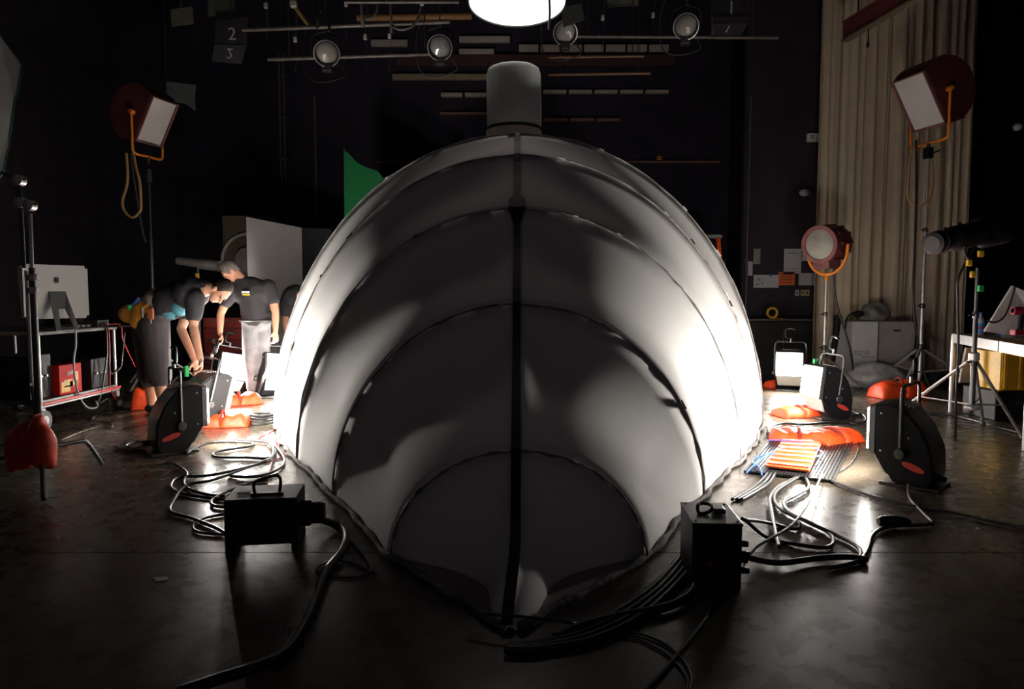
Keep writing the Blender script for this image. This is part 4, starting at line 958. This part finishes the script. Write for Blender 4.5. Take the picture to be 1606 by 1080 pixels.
# maroon truss beam before the curtain
t = thing('hoist_beam', 'dark red steel beam slanting in front of the top of the curtain', 'beam', P(1380, 30, 9.3))
a_ = P(1325, 50, 9.6); c_ = P(1440, -20, 8.2); d = (c_ - a_)
rbm = mat('red oxide paint', (.13, .03, .026), .6, var=.25)
M = frame(a_, d); L = d.length
MB().box((L / 2, 0, 0), (L, .06, .2), M, .005).build('web', rbm, t, world=True); MB().box((L / 2, 0, -.12), (L, .1, .03), M, .004).build('flange', mat('olive flange', (.16, .13, .08), .6), t, world=True); MB().box((L / 2, 0, .12), (L, .1, .02), M, .004).build('flange', rbm, t, world=True)
MB().cone(P(1362, 45, 9.1), P(1362, 66, 9.1), .008).build('hanging_cord', K, t, world=True); MB().ell(P(1361, 70, 9.1), (.02, .02, .04)).build('cord_weight', K, t, world=True, smooth=True)
for k in (.2, .8): MB().cone(M @ V(L * k, 0, .12), V((M @ V(L * k, 0, 0)).x, (M @ V(L * k, 0, 0)).y, ZT), .012).build('hanger_rod', dark_steel, t, world=True)
# notices on the flat
def notice(px0, py0, px1, py1, label, m=paper, lines=0, extra=None):
    y = YF + .012; a_ = P(px0, py0, y); c_ = P(px1, py1, y); ctr = (a_ + c_) / 2
    t = thing('notice', label, 'paper', ctr, 0, 'papers on the black flat')
    MB().box((0, 0, 0), (c_.x - a_.x, .006, a_.z - c_.z)).build('sheet', m, t)
    for k in range(lines): MB().box(((c_.x - a_.x) * .0, -.004, (a_.z - c_.z) * (.32 - .62 * k / max(1, lines - 1))), ((c_.x - a_.x) * (.7 if k else .6), .002, .022 if k == 0 else .012)).build('print_line', mat('dark print', (.09, .03, .02), .7) if m is not paper else mat('grey print', (.3, .3, .32), .7), t)
    return t
notice(1230, 390, 1256, 429, 'large white sheet pinned left of the fresnel', lines=2)
notice(1258, 396, 1270, 409, 'small pale sheet partly behind the fresnel lens')
notice(1221, 426, 1246, 447, 'orange notice with lines of print among the papers', mat('orange paper', (.75, .15, .04), .7), lines=4)
n_ = notice(1182, 431, 1221, 451, 'wide white sheet with dark smudges and blue tape, leftmost of the papers')
MB().box((.07, -.006, .1), (.05, .005, .035)).build('blue_tape', blue_rubber, n_); 
for dx, dz in ((-.12, .03), (-.06, -.03), (-.14, -.05)): MB().box((dx, -.005, dz), (.05, .003, .04)).build('smudge', mat('grey print', (.3, .3, .32), .7), n_)
notice(1253, 428, 1284, 447, 'white sheet right of the orange notice, below the fresnel', lines=0)
notice(1182, 390, 1192, 414, 'narrow tan sheet alone on the black flat, above the leftmost paper', mat('tan paper', (.3, .27, .22), .8))
notice(1170, 410, 1180, 432, 'small white note beside the orange ladder')
t = thing('switch_plate', 'row of three small yellowish wall plates below the papers', 'switch', P(1258, 459, YF + .01))
for px, m_ in ((1250, paper), (1259, mat('aged ivory plastic', (.4, .36, .2), .5)), (1266, mat('aged ivory plastic', (.4, .36, .2), .5))):
    c_ = MB().box(P(px, 459, YF + .01), (.065, .02, .1), None, .004).build('plate', m_, t, world=True); MB().box(P(px, 459, YF - .004), (.015, .02, .03), None, .002).build('toggle', black_plastic, c_, world=True)
t = thing('wall_fixture', 'small grey box fixed high at the left edge of the curtain', 'box', P(1277, 216, YF)); MB().box((0, 0, 0), (.24, .09, .13), None, .01).build('case', white_board, t); MB().box((-.05, -.05, 0), (.06, .03, .06), None, .006).build('lens_window', lens_mat, t)
t = thing('wall_fixture', 'small bright fitting on the black flat left of the curtain, mid height', 'box', P(1262, 302, YF)); MB().ell((0, 0, 0), (.09, .05, .06)).build('case', white_board, t, smooth=True); MB().cone((0, 0, 0), (.05, -.08, -.03), .03, .04).build('nozzle', steel, t)
t = thing('wall_fixture', 'small pale fitting at the far right frame edge', 'box', P(1596, 199, 10.8)); MB().ell((0, 0, 0), (.07, .05, .06)).build('case', white_board, t, smooth=True); MB().box((.05, .08, 0), (.06, .2, .05)).build('bracket', dark_steel, t)
# dark cabinet with yellow tape
cz = P(1230, 500, 10.9).z; a_ = P(1170, 500, 10.9); c_ = P(1284, 500, 10.9)
t = thing('cabinet', 'dark low cabinet against the black flat behind the lit lamp', 'cabinet', ((a_.x + c_.x) / 2, 10.9, 0)); wd = c_.x - a_.x
MB().box((0, .2, cz / 2 - .02), (wd, .4, cz - .04), None, .006).build('body', mat('black cabinet', (.02, .02, .022), .5), t); MB().box((0, .19, cz - .015), (wd + .04, .46, .03), None, .004).build('top', mat('grey worktop', (.12, .11, .1), .5), t)
for k in (-1, 1):
    d_ = MB().box((k * wd * .25, -.01, cz / 2 - .03), (wd * .47, .02, cz - .14), None, .004).build('door', mat('black cabinet door', (.028, .028, .03), .45), t); MB().cone((k * .06, -.02, cz * .6), (k * .06, -.045, cz * .6), .015).build('knob', steel, d_)
t = thing('tape_roll', 'roll of yellow tape standing on the dark cabinet', 'tape', P(1211, 500, 10.85) + V(0, 0, .0)); rr = .075
MB().tube([V(rr * math.cos(i * math.pi / 8), 0, rr + .02 + rr * math.sin(i * math.pi / 8)) for i in range(16)], .02, 8, closed=True, smooth=0).build('roll', yellow, t, smooth=True); MB().box((.1, 0, .012), (.12, .04, .008), Matrix.Rotation(.05, 4, 'Y')).build('tail', yellow, t)
# ladder
yl = 11.2; lt = P(1112, 372, yl)
t = thing('step_ladder', 'orange folding step ladder behind the right side of the shell', 'ladder', (lt.x, yl, 0))
for s, dx in ((-1, -.16), (1, .16)):
    MB().box((0, 0, 0), (.06, .025, lt.z + .05), Matrix.Translation((dx * 1.25, -.2, lt.z / 2)) @ Matrix.Rotation(-s * .06, 4, 'Y') @ Matrix.Rotation(-.17, 4, 'X')).build('front_rail', mat('orange fibreglass', (.85, .1, .015), .45), t)
    MB().box((0, 0, 0), (.05, .025, lt.z + .05), Matrix.Translation((dx * 1.4 + .04, .25, lt.z / 2)) @ Matrix.Rotation(-s * .06 - .03, 4, 'Y') @ Matrix.Rotation(.2, 4, 'X')).build('rear_rail', mat('orange fibreglass', (.85, .1, .015), .45), t)
for k in range(6):
    z_ = .28 + k * .31; MB().box((0, -.19 - .17 * (lt.z / 2 - z_), z_), (.44 - .04 * k, .09, .03), None, .004).build('step', steel, t)
MB().box((0, .0, lt.z + .01), (.36, .24, .05), None, .01).build('top_cap', mat('grey plastic cap', (.3, .3, .3), .5), t)
# cartons
dark_print = mat('pale grey print', (.3, .27, .28), .7)
def carton(label, x0p, x1p, ytop, Y, m, word, slot=False):
    a_ = P(x0p, ytop, Y); c_ = P(x1p, ytop, Y); wd = c_.x - a_.x; h_ = a_.z
    t = thing('carton', label, 'box', ((a_.x + c_.x) / 2, Y, 0), 0, 'tall white cartons'); MB().box((0, .25, h_ / 2), (wd - .01, .5, h_), None, .004).build('body', m, t)
    MB().box((0, .25, h_ + .004), (wd - .02, .49, .008)).build('lid_flap', m, t)
    Mx = Matrix.Translation((t.location.x - wd * .12, Y - .002, h_ * .5)) @ Matrix.Rotation(math.pi / 2, 4, 'X')
    text(word, .13, dark_print, t, Mx); MB().box((wd * .15, -.002, h_ * .42), (wd * .5, .004, .012)).build('print_line', dark_print, t)
    if slot: MB().box((0, -.001, h_ * .86), (.1, .006, .025), None, .002).build('hand_slot', black_plastic, t)
    return t
carton('tall white carton, left of the pair before the curtain, brightly lit', 1337, 1378, 505, 9.85, white_board, 'acne')
carton('tall white carton painted greyish for shade, with hand slot, right of the pair before the curtain', 1379, 1436, 505, 9.9, mat('shaded white carton', (.36, .33, .31), .75, var=.06), 'acne', True)  # a white carton too; its shade is put into the greyer colour
def crumple(name, label, c, r, m, cat, seed=1, group=None):
    bm = bmesh.new(); bmesh.ops.create_icosphere(bm, subdivisions=4, radius=1); rnd = random.Random(seed)
    dirs = [Vector((rnd.gauss(0, 1), rnd.gauss(0, 1), rnd.gauss(0, 1))).normalized() for _ in range(26)]
    for v in bm.verts:
        n_ = v.co.normalized(); k = 1 + .1 * sum(math.sin(6 * n_.dot(d) + i) for i, d in enumerate(dirs[:10])) / 3
        v.co = Vector((n_.x * r[0] * k, n_.y * r[1] * k, max(-r[2] * .5, n_.z * r[2] * k) + r[2] * .5))
    o = MB().bm(bm).build(name, m, None, smooth='all'); o.location = c
    return tag(o, label, cat, group)
crumple('plastic_bag', 'crumpled clear plastic bag on the floor in front of the cartons', G(1372, 606), (.42, .2, .2), plastic_bag, 'bag', 3)
bz = P(1360, 505, 9.87).z
crumple('plastic_bag', 'crumpled plastic bag heaped on top of the cartons', V(P(1372, 500, 10.1).x, 10.1, bz + .012), (.2, .18, .17), mat('grey plastic film', (.2, .19, .17), .35, var=.3, scale=14, bump=.6), 'bag', 5)
t = thing('strapped_pouch', 'black strapped pouch lying at the left end of the cartons', 'bag', P(1345, 490, 10.0)); mb = MB(); mb.ell(P(1346, 492, 10.0), (.09, .06, .05)); remesh(mb, 'pouch', black_plastic, t, .012, 3); MB().tube([P(1340, 490, 10), P(1334, 492, 9.9), P(1328, 500, 9.8), P(1325, 520, 9.75)], .012).build('strap', K, t, world=True, smooth=True)
t = thing('folded_flag', 'narrow dark folded flag leaning left of the cartons', 'flag', G(1305, 600)); a_ = P(1314, 495, 9.9); c_ = P(1304, 590, 9.7); c_.z = .01
MB().cone(c_, a_, .012, .055, 12).build('canopy', black_plastic, t, world=True, smooth=True); MB().cone(a_, a_ + (a_ - c_).normalized() * .12, .01).build('handle', black_metal, t, world=True)
# ------------------------------------------------------------------ table on the right
t = thing('work_table', 'plywood table with silver edge on the far right', 'table', (4.75, 6.2, 0))
A = V(4.56, 7.25, .8); B = V(3.98, 5.35, .8); nn = V(1.6, -.35, 0)
MB().prism([A, B, B + nn, A + nn], (0, 0, .022)).build('table_top', wood, t, world=True)
e = (B - A).normalized(); out = V(-.95, .3, 0).normalized() * .012
for i in range(3):
    p = A.lerp(B, i / 3 + .006); q_ = A.lerp(B, (i + 1) / 3 - .006); MB().prism([p + V(0, 0, -.07), q_ + V(0, 0, -.07), q_ + V(0, 0, .02), p + V(0, 0, .02)], out).build('edge_rail', mat('silver laminate', (.38, .36, .35), .4, .3), t, world=True)
for p in (A.lerp(B, .02), B.lerp(A, .02), A + nn * .97, B + nn * .97): MB().cone(V(p.x, p.y, 0.005), V(p.x, p.y, .8), .022).build('leg', steel, t, world=True, smooth=True)
t = thing('foam_board', 'white tilted board with a black cord on the table at the far right', 'board', P(1575, 524, 6.2))
MB().prism([P(1544, 520, 6.3), P(1588, 448, 6.3), P(1640, 470, 6.1), P(1640, 532, 6.1)], (.02, .05, 0)).build('board', mat('grey white board', (.42, .4, .39), .6), t, world=True)
MB().tube([P(1592, 450, 6.24), P(1586, 470, 6.24), P(1576, 495, 6.24), P(1562, 505, 6.24), P(1548, 503, 6.24)], .008).build('cord', K, t, world=True, smooth=True)
t = thing('cordless_drill', 'red cordless drill standing at the right frame edge on the table', 'drill', P(1602, 524, 5.9)); dr = mat('crimson plastic', (.4, .02, .05), .4)
MB().cone(P(1588, 487, 5.9), P(1625, 488, 5.9), .034).build('motor_body', dr, t, world=True, smooth=True); MB().cone(P(1602, 490, 5.9), P(1598, 520, 5.9), .026).build('handle', black_plastic, t, world=True, smooth=True); MB().box(P(1597, 521, 5.9), (.1, .07, .05), None, .008).build('battery', dr, t, world=True); MB().cone(P(1584, 487, 5.9), P(1589, 487, 5.9), .014, .024).build('chuck', black_metal, t, world=True)
tb = P(1517, 522, 6.85)
t = thing('water_bottle', 'water bottle with blue label and red stripe near the table corner', 'bottle', V(tb.x + .12, 6.85, .823)); bl = mat('blue label', (.04, .22, .7), .4)
MB().lathe([(.036, 0), (.04, .01), (.04, .13), (.028, .17), (.015, .19), (.015, .21)], n=18).build('bottle', mat('clear bottle', (.5, .52, .55), .2), t, smooth=True); MB().lathe([(.0415, .03), (.0415, .12)], n=18).build('label_band', bl, t, smooth=True); MB().lathe([(.0425, .065), (.0425, .085)], n=18).build('label_stripe', red_paint, t, smooth=True); MB().lathe([(.017, .2), (.017, .222)], n=12).build('cap', bl, t, smooth=True)
t = thing('blue_can', 'small blue can beside the water bottle on the table', 'can', V(tb.x + .25, 6.75, .823)); MB().lathe([(.026, 0), (.03, .008), (.03, .1), (.024, .115)], n=16).build('body', bl, t, smooth=True); MB().lathe([(.022, .112), (.022, .118)], n=16).build('lid', steel, t, smooth=True)
crumple('cloth_bundle', 'crumpled pale cloth on the table in front of the leaning panel', V(4.62, 6.45, .823), (.12, .08, .05), plastic_bag, 'cloth', 8)
yg = 6.75; a_ = P(1572, 552, yg); c_ = P(1650, 612, yg)
t = thing('plastic_crate', 'yellow plastic crate under the table at the right frame edge', 'crate', ((a_.x + c_.x) / 2, yg + .2, 0)); z0_ = P(1572, 612, yg).z; wd = c_.x - a_.x; hh = a_.z - z0_
for nm, c3, d3 in (('side', (0, -.2, z0_ + hh / 2), (wd, .02, hh)), ('side', (0, .2, z0_ + hh / 2), (wd, .02, hh)), ('side', (-wd / 2, 0, z0_ + hh / 2), (.02, .4, hh)), ('side', (wd / 2, 0, z0_ + hh / 2), (.02, .4, hh)), ('bottom', (0, 0, z0_ + .01), (wd, .4, .02))): MB().box(c3, d3, None, .004).build(nm, yellow, t)
for k in range(4): MB().box((-wd / 2 + .03 + k * (wd - .06) / 3, -.215, z0_ + hh * .5), (.03, .015, hh * .9), None, .003).build('rib', yellow, t)
MB().box((0, -.2, z0_ + hh), (wd + .03, .04, .03), None, .004).build('rim', yellow, t)
t = thing('road_case', 'flat black case under the yellow crate by the table', 'case', t.location.copy() + V(0, 0, 0)); MB().box((0, 0, z0_ / 2), (wd + .15, .5, z0_ - .004), None, .01).build('case_body', black_plastic, t); MB().box((0, -.25, z0_ * .6), (wd * .5, .02, .02), None, .003).build('handle', dark_steel, t)
t = thing('leaning_board', 'pale board leaning on the floor under the table', 'board', G(1500, 640)); MB().prism([P(1533, 600, 7.4), P(1505, 600, 7.4), P(1516, 545, 7.2), P(1568, 545, 7.2)], (0, .03, 0)).build('board', mat('grey beige board', (.35, .31, .29), .7), t, world=True)
gadget('small dark case with red lamps on the floor by the right light stand', V(G(1483, 604).x, G(1483, 604).y, 0), (.35, .2, .16), black_plastic)

# ------------------------------------------------------------------ lighting grid overhead
def batten(px0, py0, px1, py1, Y, r, label, m=pipe_grey):
    a_ = P(px0, py0, Y); c_ = P(px1, py1, Y); mid = (a_ + c_) / 2
    t = thing('lighting_pipe', label, 'pipe', mid, 0, 'overhead pipes'); MB().cone(a_, c_, r, n=12).build('pipe', m, t, world=True, smooth=True)
    for k in (.12, .88):
        p = a_.lerp(c_, k); MB().cone(p, V(p.x, p.y, ZT - .005), .008, n=8).build('hanger', dark_steel, t, world=True)
    return t
batten(380, 47, 705, 34, 8.6, .025, 'grey pipe high at left, level with the lower edge of the disc light')
batten(420, 93, 700, 84, 9.2, .025, 'grey pipe carrying the two leftmost round lamps')
batten(880, 57, 1220, 59, 9.4, .022, 'thin pipe carrying the two rightmost round lamps')
batten(860, 90, 1010, 88, 9.6, .018, 'thin brown pipe right of the chimney top', mat('brown pipe', (.2, .1, .05), .5))
batten(860, 117, 1020, 115, 9.8, .02, 'thin pipe right of the chimney, halfway up', mat('brown pipe', (.2, .1, .05), .5))
batten(540, 3, 720, 3, 8.2, .02, 'pipe cropped by the top edge left of the disc light')
batten(560, 28, 740, 25, 10.4, .05, 'fat rusty pipe behind the left rim of the disc light', mat('rusty pipe', (.24, .11, .035), .6))
# gallery rails on the back wall
yw = YB - .06
def wall_strip(px0, px1, py, h, label, m, n=1):
    y = yw; a_ = P(px0, py, y); c_ = P(px1, py, y)
    t = thing('gallery_rail', label, 'rail', ((a_.x + c_.x) / 2, y, a_.z), 0, 'rails on the back wall'); seg = (c_.x - a_.x) / n
    for i in range(n): MB().box((-(c_.x - a_.x) / 2 + seg * (i + .5), 0, 0), (seg * (.99 if n == 1 else .9), .1, h), None, .01).build('rail_section', m, t)
    return t
rg = mat('pale rail', (.42, .37, .32), .5, var=.2, scale=1.5); rb = mat('brown rail', (.2, .1, .07), .6, var=.3, scale=1.5)
wall_strip(582, 640, 68, .11, 'short pale rail left of the second round lamp', rg); wall_strip(720, 800, 62, .1, 'pale rail just left of the chimney, top row', rg)
wall_strip(720, 775, 82, .1, 'pale rail above the chimney left edge, second row', rg); wall_strip(812, 1050, 76, .12, 'long broken pale rail right of the chimney, top row', rg, 7)
wall_strip(615, 765, 121, .1, 'brown rail level with the top of the chimney on its left', mat('olive rail', (.3, .24, .16), .6), 1); wall_strip(690, 765, 149, .07, 'broken pale rail left of the chimney, lower row', rg, 2)
wall_strip(850, 1050, 144, .06, 'broken pale rail right of the chimney, lower row', rg, 5); wall_strip(690, 765, 178, .04, 'thin rail left of the chimney, lowest row', rb); wall_strip(850, 975, 188, .05, 'thin broken rail right of the chimney, lowest row', rb, 3)
wall_strip(620, 1060, 95, .2, 'long dark brown beam across the back wall behind the chimney', mat('dark brown beam', (.07, .025, .028), .7))
wall_strip(590, 690, 254, .04, 'thin rail just above the left shoulder of the shell', rb); wall_strip(965, 1130, 254, .04, 'thin rail just above the right shoulder of the shell', rb)
t = thing('wall_sign', 'tiny orange sign on the back wall right of the shell crown', 'sign', P(1034, 248, yw)); MB().box((0, 0, 0), (.09, .04, .07), None, .004).build('plate', orange, t); MB().box((0, -.022, 0), (.06, .006, .012)).build('print_bar', black_plastic, t)
for px0, py0, py1, w_, lab in ((446, 85, 345, .05, 'pair of vertical conduits on the back wall left of the green cloth'), (1168, 150, 560, .05, 'vertical conduit on the edge of the black flat'), (497, 150, 340, .05, 'vertical conduit just left of the green cloth')):
    y = yw if px0 < 1000 else YF - .03; a_ = P(px0, py0, y); c_ = P(px0, py1, y); t = thing('wall_conduit', lab, 'conduit', (c_.x, y, c_.z))
    for dx in ((-.04, .04) if px0 == 446 else (0,)): MB().cone(V(dx, 0, 0), V(dx, 0, a_.z - c_.z), .018 if px0 != 497 else .03, n=10).build('conduit_pipe', mat('purple grey pipe', (.1, .075, .09), .5), t, smooth=True)
    for k in range(4): MB().box((0, .02, (a_.z - c_.z) * (k + .5) / 4), (.16 if px0 == 446 else .08, .05, .03)).build('bracket', dark_steel, t)
def par_can(px, py, Y, r, label, fwd, lens=lens_mat, bodym=black_metal):
    c_ = P(px, py, Y); t = thing('stage_lamp', label, 'light', c_, 0, 'round lamps on the grid'); f = Vector(fwd).normalized(); M = frame((0, 0, 0), f) @ Matrix.Rotation(math.pi / 2, 4, 'Y')
    MB().lathe([(.0, -.3), (r * .55, -.3), (r * .75, -.2), (r * 1.02, -.05), (r * 1.1, .05), (r * 1.1, .07), (r * .98, .07), (r * .95, .02), (.0, .01)], M, 24).build('housing', bodym, t, smooth=True)
    MB().lathe([(r * .96, .02), (r * .8, .045), (r * .4, .062), (.0, .068)], M, 24).build('lens', lens, t, smooth=True)
    MB().tube([V(r * 1.12 * math.cos(2 * math.pi * i / 24), r * 1.12 * math.sin(2 * math.pi * i / 24), .06) for i in range(24)], .008, 6, M, True, 0).build('lens_ring', steel, t, smooth=True)
    s = f.cross(V(0, 0, 1)).normalized(); k = r * 1.25
    MB().tube([s * k + V(0, 0, -.02), s * k + V(0, 0, r * 1.2), s * k * .4 + V(0, 0, r * 1.7), -s * k * .4 + V(0, 0, r * 1.7), -s * k + V(0, 0, r * 1.2), -s * k + V(0, 0, -.02)], .011, 6).build('yoke', dark_steel, t, smooth=True)
    MB().box((0, 0, r * 1.7 + .05), (.05, .07, .1), None, .01).build('pipe_clamp', dark_steel, t); MB().cone(V(0, 0, r * 1.7 + .08), V(0, 0, ZT - c_.z - .005), .008, n=8).build('safety_rod', dark_steel, t)
    MB().box((0, .05, -r * 1.25), (r * .9, .1, .09), None, .01).build('ballast', dark_steel, t)
    q_ = [V(r, .1, -.1), V(r * 1.5, .1, -.25), V(-r * .5, .1, -.33), V(-r * 2, .1, -.25), V(-r * 2.3, .1, .1), V(-r * 1.8, .1, .4)]; MB().tube(q_, .009, 6).build('lamp_lead', K if px < 600 else GR, t, smooth=True)
    return t
par_can(512, 83, 9.1, .14, 'dim round stage lamp, leftmost on the grid', (.25, -.85, -.45)); par_can(690, 74, 9.1, .135, 'round stage lamp with bright glass, second from left on the grid', (.05, -.88, -.42), mat('bright lens', (.5, .49, .48), .15, .5))
par_can(887, 50, 9.3, .135, 'round stage lamp half behind the right rim of the disc light', (-.1, -.8, -.55)); par_can(1076, 41, 9.3, .14, 'round stage lamp, rightmost on the grid', (-.2, -.85, -.42))
# barn door on third lamp
t = thing('black_flag', 'dark grey square flap hanging in front of the lamp beside the disc light', 'flag', P(893, 25, 9.0)); MB().prism([P(880, 12, 9), P(912, 5, 9), P(917, 30, 9), P(884, 42, 9)], (0, .02, 0)).build('flap', mat('dark grey card', (.05, .05, .045), .8), t, world=True); MB().cone(P(895, 8, 9.01), V(P(895, 8, 9.01).x, 9.01, ZT - .005), .008, n=8).build('hanger', dark_steel, t, world=True)
# number boards
num = mat('pale grey lettering', (.5, .5, .48), .7); bord = mat('black sign board', (.022, .02, .026), .8)
t = thing('number_board', 'black bent board numbered 2 at the upper left', 'sign', P(362, 60, 10)); 
MB().prism([P(338, 34, 10), P(388, 26, 10), P(386, 70, 10), P(336, 68, 10)], (0, .03, 0)).build('upper_face', bord, t, world=True); MB().prism([P(336, 70, 9.99), P(386, 71, 9.99), P(378, 100, 10.15), P(332, 96, 10.15)], (0, .03, 0)).build('lower_face', bord, t, world=True)
Rx = Matrix.Rotation(math.pi / 2, 4, 'X')
text('2', .24, num, t, Matrix.Translation(P(364, 54, 9.99)) @ Rx, 'numeral'); text('2', .2, num, t, Matrix.Translation(P(360, 83, 9.98)) @ Rx @ Matrix.Rotation(-.15, 4, 'Z') @ Matrix.Scale(-1, 4, (0, 1, 0)) @ Matrix.Rotation(0, 4, 'Z'), 'numeral')
MB().cone(P(362, 30, 10.02), V(P(362, 30, 10.02).x, 10.02, ZT - .005), .01).build('hanger', dark_steel, t, world=True)
t = thing('number_board', 'black board numbered 1 at the top right of the grid', 'sign', P(1145, 30, 10)); MB().prism([P(1116, -10, 10), P(1176, -10, 10), P(1173, 36, 10), P(1118, 36, 10)], (0, .03, 0)).build('upper_face', bord, t, world=True); MB().prism([P(1118, 37, 9.99), P(1173, 36, 9.99), P(1163, 56, 10.15), P(1116, 56, 10.15)], (0, .03, 0)).build('lower_face', bord, t, world=True)
text('1', .26, num, t, Matrix.Translation(P(1147, 13, 9.99)) @ Rx, 'numeral'); text('1', .16, num, t, Matrix.Translation(P(1141, 46, 9.98)) @ Rx @ Matrix.Rotation(-.5, 4, 'Z'), 'numeral')
MB().cone(P(1117, 55, 10.02), V(P(1117, 55, 10.02).x, 10.02, ZT - .005), .02).build('hanger', pipe_grey, t, world=True)
for pts, lab in (([(267, 15), (301, 10), (303, 37), (269, 41)], 'small olive card hanging at the upper left, apart from the number board'), ([(326, -4), (366, -8), (369, 22), (326, 25)], 'grey card hanging right above the board numbered 2'), ([(952, -8), (1002, -8), (1002, 8), (953, 11)], 'pale card cropped by the top edge right of the disc light')):
    t = thing('hanging_card', lab, 'card', P(*pts[3], 10.2)); MB().prism([P(x, y, 10.2) for x, y in pts], (0, .025, 0)).build('card', mat('olive grey card', (.11, .115, .085), .8, var=.2), t, world=True); p = P((pts[0][0] + pts[1][0]) / 2, pts[0][1] + 5, 10.21); MB().cone(p, V(p.x, p.y, ZT - .005), .008, n=8).build('hanger', dark_steel, t, world=True)
# clamps and hanging leads on the grid
for i, (px, py, Y) in enumerate(((417, 9, 8.6), (461, 8, 8.6), (543, 6, 8.6), (463, 62, 9.2), (573, 58, 9.2), (611, 57, 9.2), (662, 4, 8.3), (945, 28, 9.4), (1024, 24, 9.4))):
    t = thing('hanging_connector', 'small pale plug hanging from the grid, ' + ('leftmost at the top edge', 'beside the slanting tan tube', 'at the top edge above the leftmost pipe', 'left of the leftmost stage lamp', 'right of the leftmost stage lamp', 'just left of the second stage lamp', 'at the top edge left of the disc', 'right of the disc light', 'left of the rightmost stage lamp')[i], 'plug', P(px, py, Y), 0, 'plugs hanging from the grid')
    MB().box((0, 0, 0), (.045, .045, .07), None, .012).build('plug_body', mat('pale plug', (.45, .45, .4), .5), t); MB().tube([V(0, 0, .03), V(.03, .01, .3), V(-.02, 0, .7), V(0, 0, ZT - t.location.z - .005)], .006, 6).build('lead', GR, t, smooth=True); MB().tube([V(0, 0, -.03), V(.02, 0, -.2), V(-.01, 0, -.4)], .004, 6).build('tail', GR, t, smooth=True)
for pts, m_, lab in (([(566, 0), (567, 15), (572, 27), (580, 29), (590, 20), (592, 8)], pipe_grey, 'grey cable loop at the top left of the disc light'), ([(612, -10), (613, 20), (615, 38), (622, 45), (634, 46), (648, 40), (657, 25), (661, 5)], pipe_grey, 'long grey cable swag left of the disc light'), ([(480, 25), (495, 20), (503, 15), (515, 30), (516, 50)], K, 'dark cable swag above the leftmost stage lamp')):
    q_ = [P(x, y, 8.5) for x, y in pts]; q_[0] = V(q_[0].x, q_[0].y, ZT - .005); ob = MB().tube(q_, .016); ob.v = [v - q_[0] for v in ob.v]; ob = ob.build('grid_cable', m_, None, smooth='all'); ob.location = q_[0]; tag(ob, lab, 'cable')
t = thing('yellow_pole', 'short tan tube slanting from the grid at the upper left', 'pole', P(470, 25, 8.6)); MB().cone(P(459, 5, 8.6), P(484, 40, 8.6), .025).build('tube', mat('tan tube', (.3, .18, .08), .6), t, world=True, smooth=True); MB().box(P(461, 7, 8.58), (.08, .08, .07), None, .01).build('clamp', mat('pale plug', (.45, .45, .4), .5), t, world=True)
